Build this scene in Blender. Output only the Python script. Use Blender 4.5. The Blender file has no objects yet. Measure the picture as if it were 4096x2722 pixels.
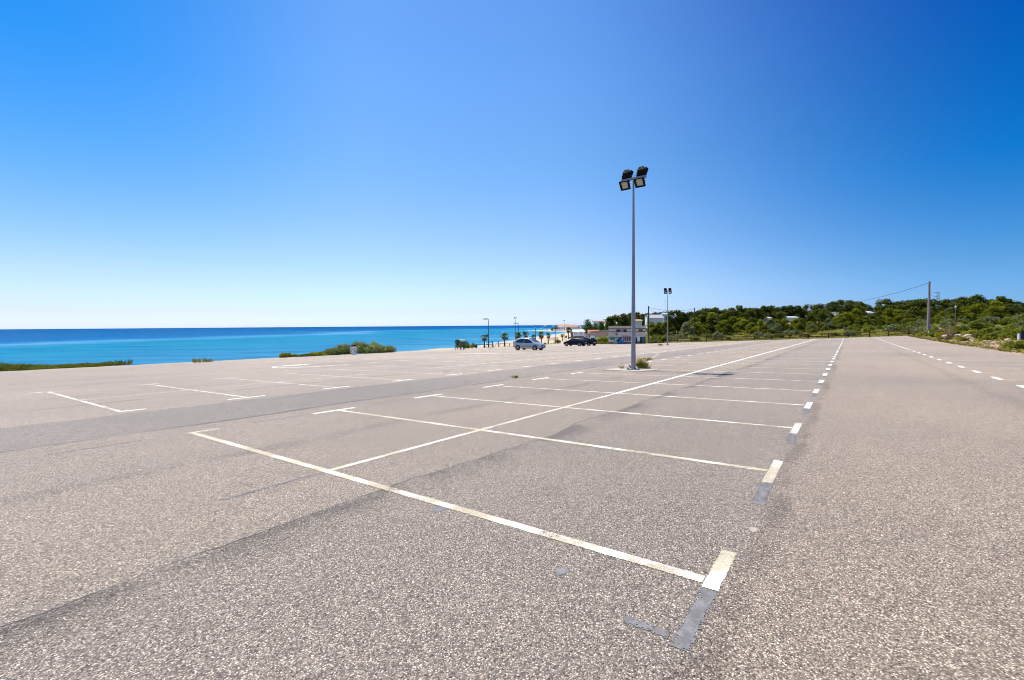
import bpy, bmesh, math, random
import numpy as np
from mathutils import Matrix, Vector
R = math.radians
random.seed(7)
np.random.seed(7)
scene = bpy.context.scene
col = scene.collection

# ------------------------------------------------------------------ camera
EYE = 1.68
PX_W, FPX = 4096.0, 16 / 36 * 4096.0          # pixel units of the photograph
PITCH, ROLL = R(1.8507), R(0.4427)
def ray(x, y):
    ax, az = (x - 2048) / FPX, -(y - 1361) / FPX
    c, s = math.cos(ROLL), math.sin(ROLL)
    px, pz = c * ax + s * az, -s * ax + c * az
    c, s = math.cos(PITCH), math.sin(PITCH)
    return Vector((px, c + s * pz, -s + c * pz))
cam_d = bpy.data.cameras.new('camera'); cam = bpy.data.objects.new('camera', cam_d); col.objects.link(cam)
cam_d.lens = 16.0; cam_d.sensor_width = 36.0; cam_d.sensor_fit = 'HORIZONTAL'
cam_d.clip_start = 0.05; cam_d.clip_end = 60000
c0 = ray(2048, 1361)
rx = (ray(2048 + FPX, 1361) - c0); ry = (ray(2048, 1361 - FPX) - c0)
m = Matrix((rx, ry, -c0)).transposed().to_4x4(); m.translation = (0, 0, EYE)
cam.matrix_world = m
scene.camera = cam

# ------------------------------------------------------------------ sky, sun, exposure
SUN_EL, SUN_DIR = R(66), Vector((-2.4, 3.1))
SUN_AZ = math.atan2(SUN_DIR.x, SUN_DIR.y)      # clockwise from +Y
world = bpy.data.worlds.new('World'); scene.world = world; world.use_nodes = True
nt = world.node_tree; nt.nodes.clear()
sky = nt.nodes.new('ShaderNodeTexSky'); sky.sky_type = 'NISHITA'; sky.sun_disc = False
sky.sun_elevation = SUN_EL; sky.sun_rotation = SUN_AZ
sky.altitude = 0; sky.air_density = 1.0; sky.dust_density = 0.55; sky.ozone_density = 3.0
# clear, deeply polarised Mediterranean sky: whiter towards the horizon, deepest blue a quarter turn from the sun
tcw = nt.nodes.new('ShaderNodeTexCoord'); sxw = nt.nodes.new('ShaderNodeSeparateXYZ'); nt.links.new(tcw.outputs['Generated'], sxw.inputs[0])
def wmath(op, a, b=None, clamp=False):
    nd = nt.nodes.new('ShaderNodeMath'); nd.operation = op; nd.use_clamp = clamp
    for i, v in enumerate((a, b)):
        if v is None: continue
        if isinstance(v, (int, float)): nd.inputs[i].default_value = v
        else: nt.links.new(v, nd.inputs[i])
    return nd.outputs[0]
def wramp(f, stops):
    nd = nt.nodes.new('ShaderNodeValToRGB'); el = nd.color_ramp.elements
    while len(el) < len(stops): el.new(.5)
    for e, (p, c) in zip(el, stops): e.position = p; e.color = (*c, 1)
    nt.links.new(f, nd.inputs[0]); return nd.outputs[0]
def wmix(f, a, b, blend='MIX'):
    nd = nt.nodes.new('ShaderNodeMix'); nd.data_type = 'RGBA'; nd.blend_type = blend
    for k, v in ((0, f), (6, a), (7, b)):
        if isinstance(v, (int, float)): nd.inputs[k].default_value = v
        elif isinstance(v, tuple): nd.inputs[k].default_value = (*v, 1)
        else: nt.links.new(v, nd.inputs[k])
    return nd.outputs[2]
X_, Y_, Z_ = sxw.outputs
elev = wramp(Z_, [(0, (.73, .91, 1.5)), (.029, (.625, .715, 1.08)), (.095, (.645, .70, .88)), (.187, (.59, .695, .83)), (.317, (.47, .70, .86)), (.464, (.425, .70, .94)), (.566, (.38, .66, .94))])
hl = wmath('MAXIMUM', wmath('SQRT', wmath('ADD', wmath('MULTIPLY', X_, X_), wmath('MULTIPLY', Y_, Y_))), .05)
away = wmath('DIVIDE', wmath('ADD', wmath('MULTIPLY', X_, .82), wmath('MULTIPLY', Y_, .57)), hl)
def sm(v, a, b):
    nd = nt.nodes.new('ShaderNodeMapRange'); nd.interpolation_type = 'SMOOTHSTEP'; nt.links.new(v, nd.inputs[0])
    nd.inputs[1].default_value = a; nd.inputs[2].default_value = b; return nd.outputs[0]
rightc = wramp(Z_, [(0, (.40, .64, .84)), (.10, (.24, .53, .74)), (.25, (.02, .45, .76)), (.40, (.004, .36, .68)), (.56, (.002, .24, .60))])
ang = wmath('ARCCOSINE', wmath('MINIMUM', away, 1.0))
cor = wmix(1.0, elev, wmix(sm(ang, R(53), R(5)), (1.0, 1.0, 1.0), rightc), 'MULTIPLY')
lefts = wmath('DIVIDE', wmath('ADD', wmath('MULTIPLY', X_, -.9), wmath('MULTIPLY', Y_, .43)), hl)
leftc = wramp(Z_, [(0, (1.0, .97, 1.0)), (.10, (.88, .90, 1.0)), (.25, (.50, .80, 1.0)), (.42, (.13, .68, .92)), (.56, (.03, .60, .84))])
cor = wmix(1.0, cor, wmix(sm(lefts, .66, .99), (1.0, 1.0, 1.0), leftc), 'MULTIPLY')
bg = nt.nodes.new('ShaderNodeBackground'); bg.inputs['Strength'].default_value = 0.12
wo = nt.nodes.new('ShaderNodeOutputWorld')
nt.links.new(wmix(1.0, sky.outputs[0], cor, 'MULTIPLY'), bg.inputs['Color']); nt.links.new(bg.outputs[0], wo.inputs[0])
sun_d = bpy.data.lights.new('sun', 'SUN'); sun = bpy.data.objects.new('sun', sun_d); col.objects.link(sun)
sun_d.energy = 4.4; sun_d.angle = R(0.53); sun_d.color = (1.0, 0.95, 0.88)
sv = Vector((math.sin(SUN_AZ) * math.cos(SUN_EL), math.cos(SUN_AZ) * math.cos(SUN_EL), math.sin(SUN_EL)))
sun.rotation_euler = sv.to_track_quat('Z', 'Y').to_euler(); sun.location = (0, 0, 60)
vs = scene.view_settings; vs.view_transform = 'Standard'; vs.look = 'None'; vs.exposure = 0.7; vs.gamma = 1
scene.cycles.filter_width = 1.0; scene.cycles.max_bounces = 6; scene.cycles.diffuse_bounces = 3; scene.cycles.transparent_max_bounces = 6

# ------------------------------------------------------------------ tags
def tag(o, label=None, cat=None, group=None, kind=None):
    if label: o['label'] = label
    if cat: o['category'] = cat
    if group: o['group'] = group
    if kind: o['kind'] = kind
    return o
def empty(name, loc, rz=0.0):
    o = bpy.data.objects.new(name, None); col.objects.link(o)
    o.location = loc; o.rotation_euler = (0, 0, rz); o.empty_display_size = 0.3
    return o
def copy_tree(o, parent=None):
    c = o.copy(); col.objects.link(c)
    if parent: c.parent = parent
    for ch in list(o.children): copy_tree(ch, c)
    return c

# ------------------------------------------------------------------ materials
def mat(name, base=(.5, .5, .5), rough=.7, metal=0.0, spec=.3):
    m = bpy.data.materials.new(name); m.use_nodes = True
    b = m.node_tree.nodes['Principled BSDF']
    b.inputs['Base Color'].default_value = (*base, 1); b.inputs['Roughness'].default_value = rough
    b.inputs['Metallic'].default_value = metal; b.inputs['Specular IOR Level'].default_value = spec
    return m
class NB:
    """little node helper"""
    def __init__(s, m): s.m = m; s.t = m.node_tree; s.b = s.t.nodes['Principled BSDF']
    def n(s, typ, **kw):
        nd = s.t.nodes.new(typ)
        for k, v in kw.items():
            if k in nd.inputs: nd.inputs[k].default_value = v
            else: setattr(nd, k, v)
        return nd
    def l(s, a, b): s.t.links.new(a, b)
    def math(s, op, a, b=None, clamp=False):
        nd = s.t.nodes.new('ShaderNodeMath'); nd.operation = op; nd.use_clamp = clamp
        for i, v in enumerate((a, b)):
            if v is None: continue
            if isinstance(v, (int, float)): nd.inputs[i].default_value = v
            else: s.l(v, nd.inputs[i])
        return nd.outputs[0]
    def ss(s, v, a, b, lo=0.0, hi=1.0):
        nd = s.t.nodes.new('ShaderNodeMapRange'); nd.interpolation_type = 'SMOOTHSTEP'
        s.l(v, nd.inputs[0])
        for i, x in enumerate((a, b, lo, hi)): nd.inputs[i + 1].default_value = x
        return nd.outputs[0]
    def mix(s, f, a, b, blend='MIX'):
        nd = s.t.nodes.new('ShaderNodeMix'); nd.data_type = 'RGBA'; nd.blend_type = blend
        for k, v in ((0, f), (6, a), (7, b)):
            if isinstance(v, (int, float)): nd.inputs[k].default_value = v
            elif isinstance(v, tuple): nd.inputs[k].default_value = (*v, 1)
            else: s.l(v, nd.inputs[k])
        return nd.outputs[2]
    def noise(s, vec, scale, detail=4, rough=.55):
        nd = s.n('ShaderNodeTexNoise', Scale=scale, Detail=detail, Roughness=rough); s.l(vec, nd.inputs['Vector']); return nd.outputs[0]
    def ramp(s, f, stops):
        nd = s.t.nodes.new('ShaderNodeValToRGB'); el = nd.color_ramp.elements
        while len(el) < len(stops): el.new(.5)
        for e, (p, c) in zip(el, stops): e.position = p; e.color = (*c, 1)
        s.l(f, nd.inputs[0]); return nd.outputs[0]
    def scalev(s, vec, v):
        nd = s.t.nodes.new('ShaderNodeVectorMath'); nd.operation = 'MULTIPLY'; s.l(vec, nd.inputs[0]); nd.inputs[1].default_value = v; return nd.outputs[0]
    def bump(s, h, strength, dist):
        nd = s.n('ShaderNodeBump', Strength=strength, Distance=dist); s.l(h, nd.inputs['Height']); s.l(nd.outputs[0], s.b.inputs['Normal'])

def noisy(name, c1, c2, scale, rough=.8, detail=5, bump=0, metal=0.0, spec=.3, stretch=(1, 1, 1)):
    m = mat(name, c1, rough, metal, spec); N = NB(m); tc = N.n('ShaderNodeTexCoord')
    v = N.scalev(tc.outputs['Object'], stretch)
    f = N.noise(v, scale, detail); f2 = N.ss(f, .32, .68)
    N.l(N.mix(f2, c1, c2), N.b.inputs['Base Color'])
    if bump: N.bump(f, bump, .02)
    return m

def leafmat(name, ca, cb, transl=.25, rough=.6, warm=None):
    """leaf colour varies leaf by leaf and plant by plant"""
    m = mat(name, ca, rough, 0, .06); N = NB(m)
    g = N.n('ShaderNodeNewGeometry'); oi = N.n('ShaderNodeObjectInfo')
    f = N.math('ADD', N.math('MULTIPLY', g.outputs['Random Per Island'], .65), N.math('MULTIPLY', oi.outputs['Random'], .45))
    c = N.mix(f, ca, cb)
    if warm:
        c = N.mix(N.math('GREATER_THAN', g.outputs['Random Per Island'], warm[1]), c, warm[0])
    N.l(c, N.b.inputs['Base Color'])
    tr = N.n('ShaderNodeBsdfTranslucent'); N.l(c, tr.inputs[0])
    mx = N.n('ShaderNodeMixShader'); mx.inputs[0].default_value = transl
    N.l(N.b.outputs[0], mx.inputs[1]); N.l(tr.outputs[0], mx.inputs[2])
    N.l(mx.outputs[0], m.node_tree.nodes['Material Output'].inputs[0])
    return m

# ------------------------------------------------------------------ mesh builder
class MB:
    def __init__(s): s.v = []; s.f = []; s.sm = []
    def add(s, vs, fs, smooth=False, M=None):
        o = len(s.v)
        for p in vs:
            p = Vector(p)
            s.v.append(M @ p if M else p)
        for f in fs: s.f.append([i + o for i in f]); s.sm.append(smooth)
        return s
    def box(s, c, d, rz=0.0, M=None, rot=None):
        x, y, z = d[0] / 2, d[1] / 2, d[2] / 2
        L = Matrix.Translation(c) @ (rot if rot else Matrix.Rotation(rz, 4, 'Z'))
        vs = [L @ Vector(p) for p in ((-x, -y, -z), (x, -y, -z), (x, y, -z), (-x, y, -z), (-x, -y, z), (x, -y, z), (x, y, z), (-x, y, z))]
        return s.add(vs, [(0, 3, 2, 1), (4, 5, 6, 7), (0, 1, 5, 4), (1, 2, 6, 5), (2, 3, 7, 6), (3, 0, 4, 7)], False, M)
    def tube(s, pts, rad, n=10, cap=True, smooth=True, M=None):
        pts = [Vector(p) for p in pts]
        if isinstance(rad, (int, float)): rad = [rad] * len(pts)
        vs, fs = [], []
        for i, p in enumerate(pts):
            t = (pts[min(i + 1, len(pts) - 1)] - pts[max(i - 1, 0)]).normalized()
            a = Vector((0, 0, 1)) if abs(t.z) < .9 else Vector((1, 0, 0))
            u = t.cross(a).normalized(); w = t.cross(u).normalized()
            for k in range(n):
                an = 2 * math.pi * k / n; vs.append(p + (u * math.cos(an) + w * math.sin(an)) * rad[i])
        for i in range(len(pts) - 1):
            for k in range(n):
                fs.append((i * n + k, i * n + (k + 1) % n, (i + 1) * n + (k + 1) % n, (i + 1) * n + k))
        o = len(vs)
        s.add(vs, fs, smooth, M)
        if cap:
            s.add(vs[:n], [tuple(range(n))], False, M); s.add(vs[-n:], [tuple(range(n))[::-1]], False, M)
        return s
    def prism(s, outline, y0, y1, M=None):
        """outline in (x, z), extruded along y"""
        n = len(outline)
        vs = [(x, y0, z) for x, z in outline] + [(x, y1, z) for x, z in outline]
        fs = [tuple(range(n)), tuple(range(2 * n - 1, n - 1, -1))] + [(i, i + n, (i + 1) % n + n, (i + 1) % n) for i in range(n)]
        return s.add(vs, fs, False, M)
    def lathe(s, prof, n=16, M=None, smooth=True):
        vs = []; fs = []
        for r, z in prof:
            for k in range(n): a = 2 * math.pi * k / n; vs.append((r * math.cos(a), r * math.sin(a), z))
        for i in range(len(prof) - 1):
            for k in range(n): fs.append((i * n + k, i * n + (k + 1) % n, (i + 1) * n + (k + 1) % n, (i + 1) * n + k))
        return s.add(vs, fs, smooth, M)
    def leaves(s, c, rad, n, size, up=.25, rng=random, aspect=1.0, shell=.45, jitter=.9):
        c = Vector(c)
        for _ in range(n):
            while True:
                d = Vector((rng.uniform(-1, 1), rng.uniform(-1, 1), rng.uniform(-1, 1)))
                if .05 < d.length < 1: break
            d.normalize(); rr = shell + (1 - shell) * rng.random() ** .6
            p = c + Vector((d.x * rad[0], d.y * rad[1], d.z * rad[2])) * rr
            nn = (d + Vector((rng.gauss(0, jitter), rng.gauss(0, jitter), rng.gauss(0, jitter) + up))).normalized()
            a = nn.orthogonal().normalized(); a.rotate(Matrix.Rotation(rng.uniform(0, 6.3), 3, nn)); b = nn.cross(a)
            h = size * rng.uniform(.55, 1.25); w = h * aspect
            s.add([p + a * h, p + b * w, p - a * h * .9, p - b * w * .8], [(0, 1, 2, 3)])
        return s
    def blades(s, c, r, n, h, w, lean=.5, rng=random):
        for _ in range(n):
            an = rng.uniform(0, 6.283); q = r * math.sqrt(rng.random())
            p = Vector(c) + Vector((math.cos(an) * q, math.sin(an) * q, 0))
            hh = h * rng.uniform(.5, 1.1); d = Vector((math.cos(an), math.sin(an), 0)) * lean * rng.uniform(.1, 1) * hh
            t = Vector((-math.sin(an), math.cos(an), 0)) * w * rng.uniform(.6, 1.3)
            s.add([p - t, p + t, p + d * .5 + Vector((0, 0, hh * .62)) + t * .7, p + d * 1.1 + Vector((0, 0, hh)), p + d * .5 + Vector((0, 0, hh * .62)) - t * .7], [(0, 1, 2, 3, 4)])
        return s
    def mesh(s, name, m):
        me = bpy.data.meshes.new(name); me.from_pydata([tuple(v) for v in s.v], [], s.f)
        me.polygons.foreach_set('use_smooth', s.sm); me.materials.append(m); me.update(); return me
    def build(s, name, m, parent=None):
        o = bpy.data.objects.new(name, s.mesh(name, m)); col.objects.link(o)
        if parent: o.parent = parent
        return o

# ------------------------------------------------------------------ the lie of the land
AZ = .6371
UD = np.array([math.sin(AZ), math.cos(AZ)]); VD = np.array([-math.cos(AZ), math.sin(AZ)])
RZ = math.atan2(UD[1], UD[0])
PC = [-1.6773, -1.4018, -1.0439, -.0154, .0553, -.8755, .2046, -1.0724, .4386, .7237]
SEA = EYE - 6.0
def uv2xy(u, v): return u * UD[0] + v * VD[0], u * UD[1] + v * VD[1]
def xy2uv(x, y): return x * UD[0] + y * UD[1], x * VD[0] + y * VD[1]
def zlot(u, v):
    """gently warped plane of the car park; straight on beyond its edges"""
    uc, vc = np.clip(u, -30, 118), np.clip(v, -14, 58)
    a, b = uc / 100, vc / 50
    return EYE + PC[0] + PC[1]*a + PC[2]*b + PC[3]*a*a + PC[4]*a*b + PC[5]*b*b + PC[6]*a**3 + PC[7]*a*a*b + PC[8]*a*b*b + PC[9]*b**3
SHORE = np.array([uv2xy(-4000, 120), uv2xy(-800, 85), uv2xy(-100, 80), uv2xy(40, 76), (-13, 100), (-10, 126), (-4.2, 157), (1.1, 172), (9.7, 214), (18, 247), (31, 294),
                  (40, 335), (47, 372), (47, 402), (37, 436), (28, 480), (19, 508), (24, 534), (62, 560), (140, 640), (400, 900), (2500, 3000), (9000, 9000)], float)
POLY = np.vstack([SHORE, [(9000, -9000), (-6000, -9000)]])
def inland(x, y):
    """signed distance from the shoreline, positive on land"""
    x = np.asarray(x, float); y = np.asarray(y, float); d = np.full(x.shape, 1e9)
    for a, b in zip(SHORE[:-1], SHORE[1:]):
        ab = b - a; t = np.clip(((x - a[0]) * ab[0] + (y - a[1]) * ab[1]) / (ab @ ab), 0, 1)
        d = np.minimum(d, np.hypot(x - a[0] - t * ab[0], y - a[1] - t * ab[1]))
    ins = np.zeros(x.shape, bool); P = POLY
    for i in range(len(P)):
        (x0, y0), (x1, y1) = P[i], P[(i + 1) % len(P)]
        if y0 == y1: continue
        c = ((y0 > y) != (y1 > y)) & (x < (x1 - x0) * (y - y0) / (y1 - y0) + x0); ins ^= c
    return np.where(ins, d, -d)
VM_U = [-30, 30, 37, 52, 61, 70, 85, 92, 95.6, 97.0, 97.6, 115]
VM_V = [46, 46, 47.5, 48.9, 51, 53.3, 56, 57.6, 56, 44.6, 35.4, 35.4]
def vmax(u): return np.interp(u, VM_U, VM_V)
def sstep(t): t = np.clip(t, 0, 1); return t * t * (3 - 2 * t)
def vnoise(x, y, s, seed=0):
    x = np.asarray(x) / s; y = np.asarray(y) / s
    return (np.sin(1.7 * x + 2.3 * y + seed) + np.sin(2.9 * x - 1.3 * y + 1.3 * seed + 1) + np.sin(-1.1 * x + 3.7 * y + 2.1 * seed + 2)) / 3
def zground(x, y):
    x = np.asarray(x, float); y = np.asarray(y, float)
    u, v = xy2uv(x, y); z = zlot(u, v)
    hd = np.hypot(np.maximum(0, u - 116), np.maximum(0, -13 - v) * 1.6)
    ang = x / np.maximum(y, 1)
    damp = np.where(y > 1, sstep((ang - .17) / .16), 1.0)
    hill = damp * (7.5 * sstep(hd / 120) + .012 * np.maximum(0, hd - 60))
    hill = np.minimum(hill, 16) + damp * sstep(hd / 40) * vnoise(x, y, 17) * .7
    far = sstep((y - 330) / 250) * sstep((x - 60) / 70) * 9
    head = 2.2 * np.exp(-(((x - 62) / 22) ** 2 + ((y - 485) / 45) ** 2))
    out = np.maximum(np.maximum(-9 - v, u - 114.5), 0)
    bank = sstep(out / 4) * (.22 + .2 * vnoise(x, y, 4.5, 2)) * np.where(v < 40, 1, 0)
    z = z + hill + far + head + bank
    z = z - np.maximum(0, v - np.interp(u, VM_U, VM_V) - 1.2) * .3 * sstep((52 - u) / 6)
    d = inland(x, y)
    sl = .12 - .075 * sstep((u - 55) / 40)
    cap = SEA + np.where(d > 0, d * sl, d * .06)
    return np.maximum(np.minimum(z, cap), SEA - 4)
def zg(x, y): return float(zground(np.array([x]), np.array([y]))[0])
def inlot(u, v): return (u < umax(v)) & (v > -8.7) & (v < vmax(u))
def umax(v): return 114.0
def zs(u, v): return float(zlot(np.array(u), np.array(v)))
def at(px, Y):
    """point of the ground plan seen at photo column px, Y metres ahead"""
    d = ray(px, 1300); return d.x / d.y * Y, Y
def ztop(px, py, Y):
    d = ray(px, py); return EYE + d.z / d.y * Y

# ground: one sheet to the horizon, fine near the car park and coarse far away
def axis(lo, hi, step, far_lo, far_hi, g=1.22):
    a = list(np.arange(lo, hi + .01, step)); s = step
    while a[-1] < far_hi: s *= g; a.append(a[-1] + s)
    s = step
    while a[0] > far_lo: s *= g; a.insert(0, a[0] - s)
    return np.array(a)
xs, ys = axis(-60, 150, 2.0, -3000, 9000), axis(-30, 600, 2.4, -3000, 9000)
GX, GY = np.meshgrid(xs, ys); GZ = zground(GX, GY)
GU, GV = xy2uv(GX, GY)
under = (GU > -29) & (GU < 116) & (GV > -9.5) & (GV < np.interp(GU, VM_U, VM_V) + 1.0)
GZ = np.where(under, zlot(GU, GV) - .10, GZ - .02)
nx, ny = len(xs), len(ys)
me = bpy.data.meshes.new('ground')
verts = np.stack([GX.ravel(), GY.ravel(), GZ.ravel()], 1)
faces = [(j*nx+i, j*nx+i+1, (j+1)*nx+i+1, (j+1)*nx+i) for j in range(ny-1) for i in range(nx-1)]
me.from_pydata(verts.tolist(), [], faces)
# what grows or lies where: sand near the shore, bare reddish soil along the right edge, scrub soil elsewhere
GD = inland(GX, GY)
sand = sstep((46 - GD) / 14) * np.where((GU > 40) | (GV > 44), 1, 0)
sand = np.where((GX > 70) & (GY > 330), 0, sand)
sand = np.where((GX / np.maximum(GY, 1) > .175) & (GY < 330) & (GY > 0), 0, sand)
soil = np.where((GV < -8) & (GV > -15) & (GU < 116), 1, 0) * (.85 + .4 * vnoise(GX, GY, 6, 4))
ca = me.color_attributes.new('cover', 'FLOAT_COLOR', 'POINT')
cc = np.stack([sand.ravel(), np.clip(soil, 0, 1).ravel(), 0*sand.ravel(), 1+0*sand.ravel()], 1).astype(np.float32)
ca.data.foreach_set('color', cc.ravel())
me.polygons.foreach_set('use_smooth', [True] * len(faces))
gm = mat('ground_soil', (.2, .16, .1), .95, 0, .1); N = NB(gm)
geo = N.n('ShaderNodeNewGeometry'); at_ = N.n('ShaderNodeAttribute', attribute_name='cover'); sep = N.n('ShaderNodeSeparateColor'); N.l(at_.outputs['Color'], sep.inputs[0])
pos = geo.outputs['Position']
n1 = N.noise(pos, .35, 6); n2 = N.noise(pos, 3.0, 5); n3 = N.noise(pos, .08, 3)
scrub = N.ramp(n1, [(.3, (.065, .08, .010)), (.5, (.11, .12, .02)), (.66, (.18, .16, .05)), (.8, (.28, .22, .11))])
soilc = N.ramp(n2, [(.3, (.26, .16, .10)), (.5, (.40, .27, .18)), (.7, (.52, .40, .30))])
sandc = N.ramp(n2, [(.3, (.40, .31, .20)), (.7, (.48, .39, .27))])
sandc = N.mix(N.ss(n3, .45, .6), sandc, (.45, .37, .27))
sf = N.ss(N.math('ADD', sep.outputs[1], N.math('MULTIPLY', N.math('SUBTRACT', n1, .5), 1.6)), .35, .75)
c = N.mix(sf, scrub, soilc)
c = N.mix(N.ss(N.math('ADD', sep.outputs[0], N.math('MULTIPLY', N.math('SUBTRACT', n1, .5), .5)), .35, .65), c, sandc)
N.l(c, N.b.inputs['Base Color']); N.bump(n2, .5, .15)
me.materials.append(gm)
ground = bpy.data.objects.new('ground', me); col.objects.link(ground); tag(ground, kind='structure')

# sea
sm_ = mat('sea_water', (.02, .2, .4), .4, 0, .0); N = NB(sm_)
geo = N.n('ShaderNodeNewGeometry'); pos = geo.outputs['Position']; sx = N.n('ShaderNodeSeparateXYZ'); N.l(pos, sx.inputs[0])
at_ = N.n('ShaderNodeAttribute', attribute_name='offshore')
big = N.noise(N.scalev(pos, (.0032, .010, 0)), 1.0, 5)
fine = N.noise(N.scalev(pos, (.03, .09, 0)), 1.0, 5)
dist = N.math('ADD', at_.outputs['Fac'], N.math('MULTIPLY', N.math('SUBTRACT', big, .5), 150.0))
deep = N.ramp(N.math('DIVIDE', dist, 1000.0, True), [(.0, (.10, .27, .34)), (.012, (.040, .20, .32)), (.05, (.020, .17, .30)), (.10, (.010, .175, .285)), (.15, (.003, .165, .285)), (.19, (.07, .24, .37)), (.235, (.004, .115, .28)), (.32, (.001, .090, .245)), (.6, (.001, .078, .225)), (1.0, (.001, .072, .215))])
c = N.mix(N.ss(fine, .40, .70, 0, .50), deep, (.004, .065, .20))
c = N.mix(N.ss(N.noise(N.scalev(pos, (.012, .05, 0)), 1.0, 6), .58, .72, 0, .25), c, (.012, .19, .345))
foam = N.noise(N.scalev(pos, (.10, .25, 0)), 1.0, 6)
c = N.mix(N.math('MULTIPLY', N.ss(at_.outputs['Fac'], 5.0, 1.0), N.ss(foam, .45, .55)), c, (.5, .55, .56))
N.l(c, N.b.inputs['Base Color'])
wv = N.noise(N.scalev(pos, (.35, .9, 0)), 1.0, 6); N.bump(wv, .8, .8)
gl = N.n('ShaderNodeBsdfGlossy'); gl.inputs['Roughness'].default_value = .12; gl.inputs['Color'].default_value = (.5, .8, 1, 1)
gb = N.n('ShaderNodeBump', Strength=1.0, Distance=1.2); N.l(N.noise(N.scalev(pos, (.8, 1.6, 0)), 1.0, 4), gb.inputs['Height']); N.l(gb.outputs[0], gl.inputs['Normal'])
mxs = N.n('ShaderNodeMixShader'); mxs.inputs[0].default_value = .035; N.l(N.b.outputs[0], mxs.inputs[1]); N.l(gl.outputs[0], mxs.inputs[2]); N.l(mxs.outputs[0], sm_.node_tree.nodes['Material Output'].inputs[0])
SX, SY = np.meshgrid(axis(-260, 80, 8, -26000, 12000, 1.16), axis(40, 640, 8, -3000, 26000, 1.16))
me = bpy.data.meshes.new('sea'); nx, ny = SX.shape[1], SX.shape[0]
me.from_pydata(np.stack([SX.ravel(), SY.ravel(), 0*SX.ravel() + SEA], 1).tolist(), [], [(j*nx+i, j*nx+i+1, (j+1)*nx+i+1, (j+1)*nx+i) for j in range(ny-1) for i in range(nx-1)])
ofs = me.attributes.new('offshore', 'FLOAT', 'POINT')
# the shallow bay off the beach reaches out further than the water off the car park edge
off = -inland(SX, SY)
su, sv_ = xy2uv(SX, SY)
off = off * np.where(su < 150, 1.0, 1.0) + np.clip((60 - su) / 220, 0, 1) * 110
ofs.data.foreach_set('value', off.ravel().astype(np.float32))
me.materials.append(sm_)
sea = bpy.data.objects.new('sea', me); col.objects.link(sea); tag(sea, kind='structure')

# ------------------------------------------------------------------ car park surface
us, ts = np.arange(-30, 114.01, .75), np.linspace(0, 1, 72)
LU = np.repeat(us[:, None], len(ts), 1); LV = -8.7 + ts[None, :] * (np.interp(us, VM_U, VM_V)[:, None] + 8.7)
edge = np.clip(ts[None, :] * 0 + .10 * np.sin(us * 2.1)[:, None] + .07 * np.sin(us * 5.3 + 1)[:, None], -1, 1)
LV = LV + np.where(ts[None, :] == 0, edge, 0) + np.where(ts[None, :] == 1, edge * 1.5, 0)
LZ = zlot(LU, LV)
me = bpy.data.meshes.new('parking_lot'); nu, nv = LU.shape
me.from_pydata(np.stack([LU.ravel(), LV.ravel(), LZ.ravel()], 1).tolist(), [], [(i*nv+j, (i+1)*nv+j, (i+1)*nv+j+1, i*nv+j+1) for i in range(nu-1) for j in range(nv-1)])
me.polygons.foreach_set('use_smooth', [True] * ((nu-1)*(nv-1)))
am = mat('asphalt', (.2, .19, .18), .6, 0, .22); N = NB(am)
tc = N.n('ShaderNodeTexCoord'); P = tc.outputs['Object']; sp = N.n('ShaderNodeSeparateXYZ'); N.l(P, sp.inputs[0])
Pf = N.scalev(P, (1, 1, 0))
wob = N.math('MULTIPLY', N.math('SUBTRACT', N.noise(Pf, .35, 3), .5), .5)
V = N.math('ADD', sp.outputs[1], wob)
# stones
vo = N.n('ShaderNodeTexVoronoi', Scale=108.0, Randomness=1.0); N.l(Pf, vo.inputs['Vector'])
vb = N.n('ShaderNodeTexVoronoi', Scale=46.0, Randomness=1.0); N.l(Pf, vb.inputs['Vector'])
sc = N.n('ShaderNodeSeparateColor'); N.l(vo.outputs['Color'], sc.inputs[0])
stone = N.ramp(sc.outputs[0], [(0, (.085, .077, .072)), (.25, (.155, .14, .128)), (.5, (.24, .215, .195)), (.74, (.31, .286, .262)), (.88, (.41, .38, .352)), (1, (.62, .585, .555))])
sb = N.n('ShaderNodeSeparateColor'); N.l(vb.outputs['Color'], sb.inputs[0])
stone = N.mix(N.math('MULTIPLY', N.math('GREATER_THAN', sb.outputs[1], .90), N.math('LESS_THAN', vb.outputs['Distance'], .36)), stone, N.ramp(sb.outputs[0], [(0, (.34, .26, .20)), (.5, (.46, .43, .40)), (1, (.72, .69, .65))]))
gap = N.ss(vo.outputs['Distance'], .38, .70)
stone = N.mix(N.math('MULTIPLY', gap, .7), stone, (.055, .05, .05))
# lanes laid side by side, each a slightly different mix
def band(a, b, w=.12): return N.math('MULTIPLY', N.ss(V, a - w, a + w), N.ss(V, b + w, b - w))
tint = N.ramp(N.noise(Pf, .12, 5), [(.3, (.86, .86, .87)), (.5, (1.0, .985, .97)), (.7, (1.12, 1.09, 1.05))])
colr = N.mix(1.0, N.mix(1.0, stone, tint, 'MULTIPLY'), (1.45, 1.31, 1.09), 'MULTIPLY')
def tintband(colr, a, b, t, w=.12, f=1.0):
    k = band(a, b, w)
    return N.mix(N.math('MULTIPLY', k, f), colr, N.mix(1.0, colr, t, 'MULTIPLY'))
colr = tintband(colr, -20, .62, (1.05, 1.01, .985), .08)
colr = N.mix(N.ss(N.math('ADD', sp.outputs[0], N.math('MULTIPLY', wob, 30.0)), 4.0, 34.0), colr, N.mix(1.0, colr, (1.18, 1.18, 1.18), 'MULTIPLY'))   # far end made paler: brightening at grazing view is put into the colour
colr = tintband(colr, .62, 4.05, (.955, .955, .965), .25)
colr = tintband(colr, 4.2, 10.55, (1.03, 1.01, .975), .3)
colr = tintband(colr, 10.75, 13.9, (.86, .87, .895), .10)
colr = tintband(colr, 13.9, 60, (1.17, 1.15, 1.12), .2)
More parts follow.
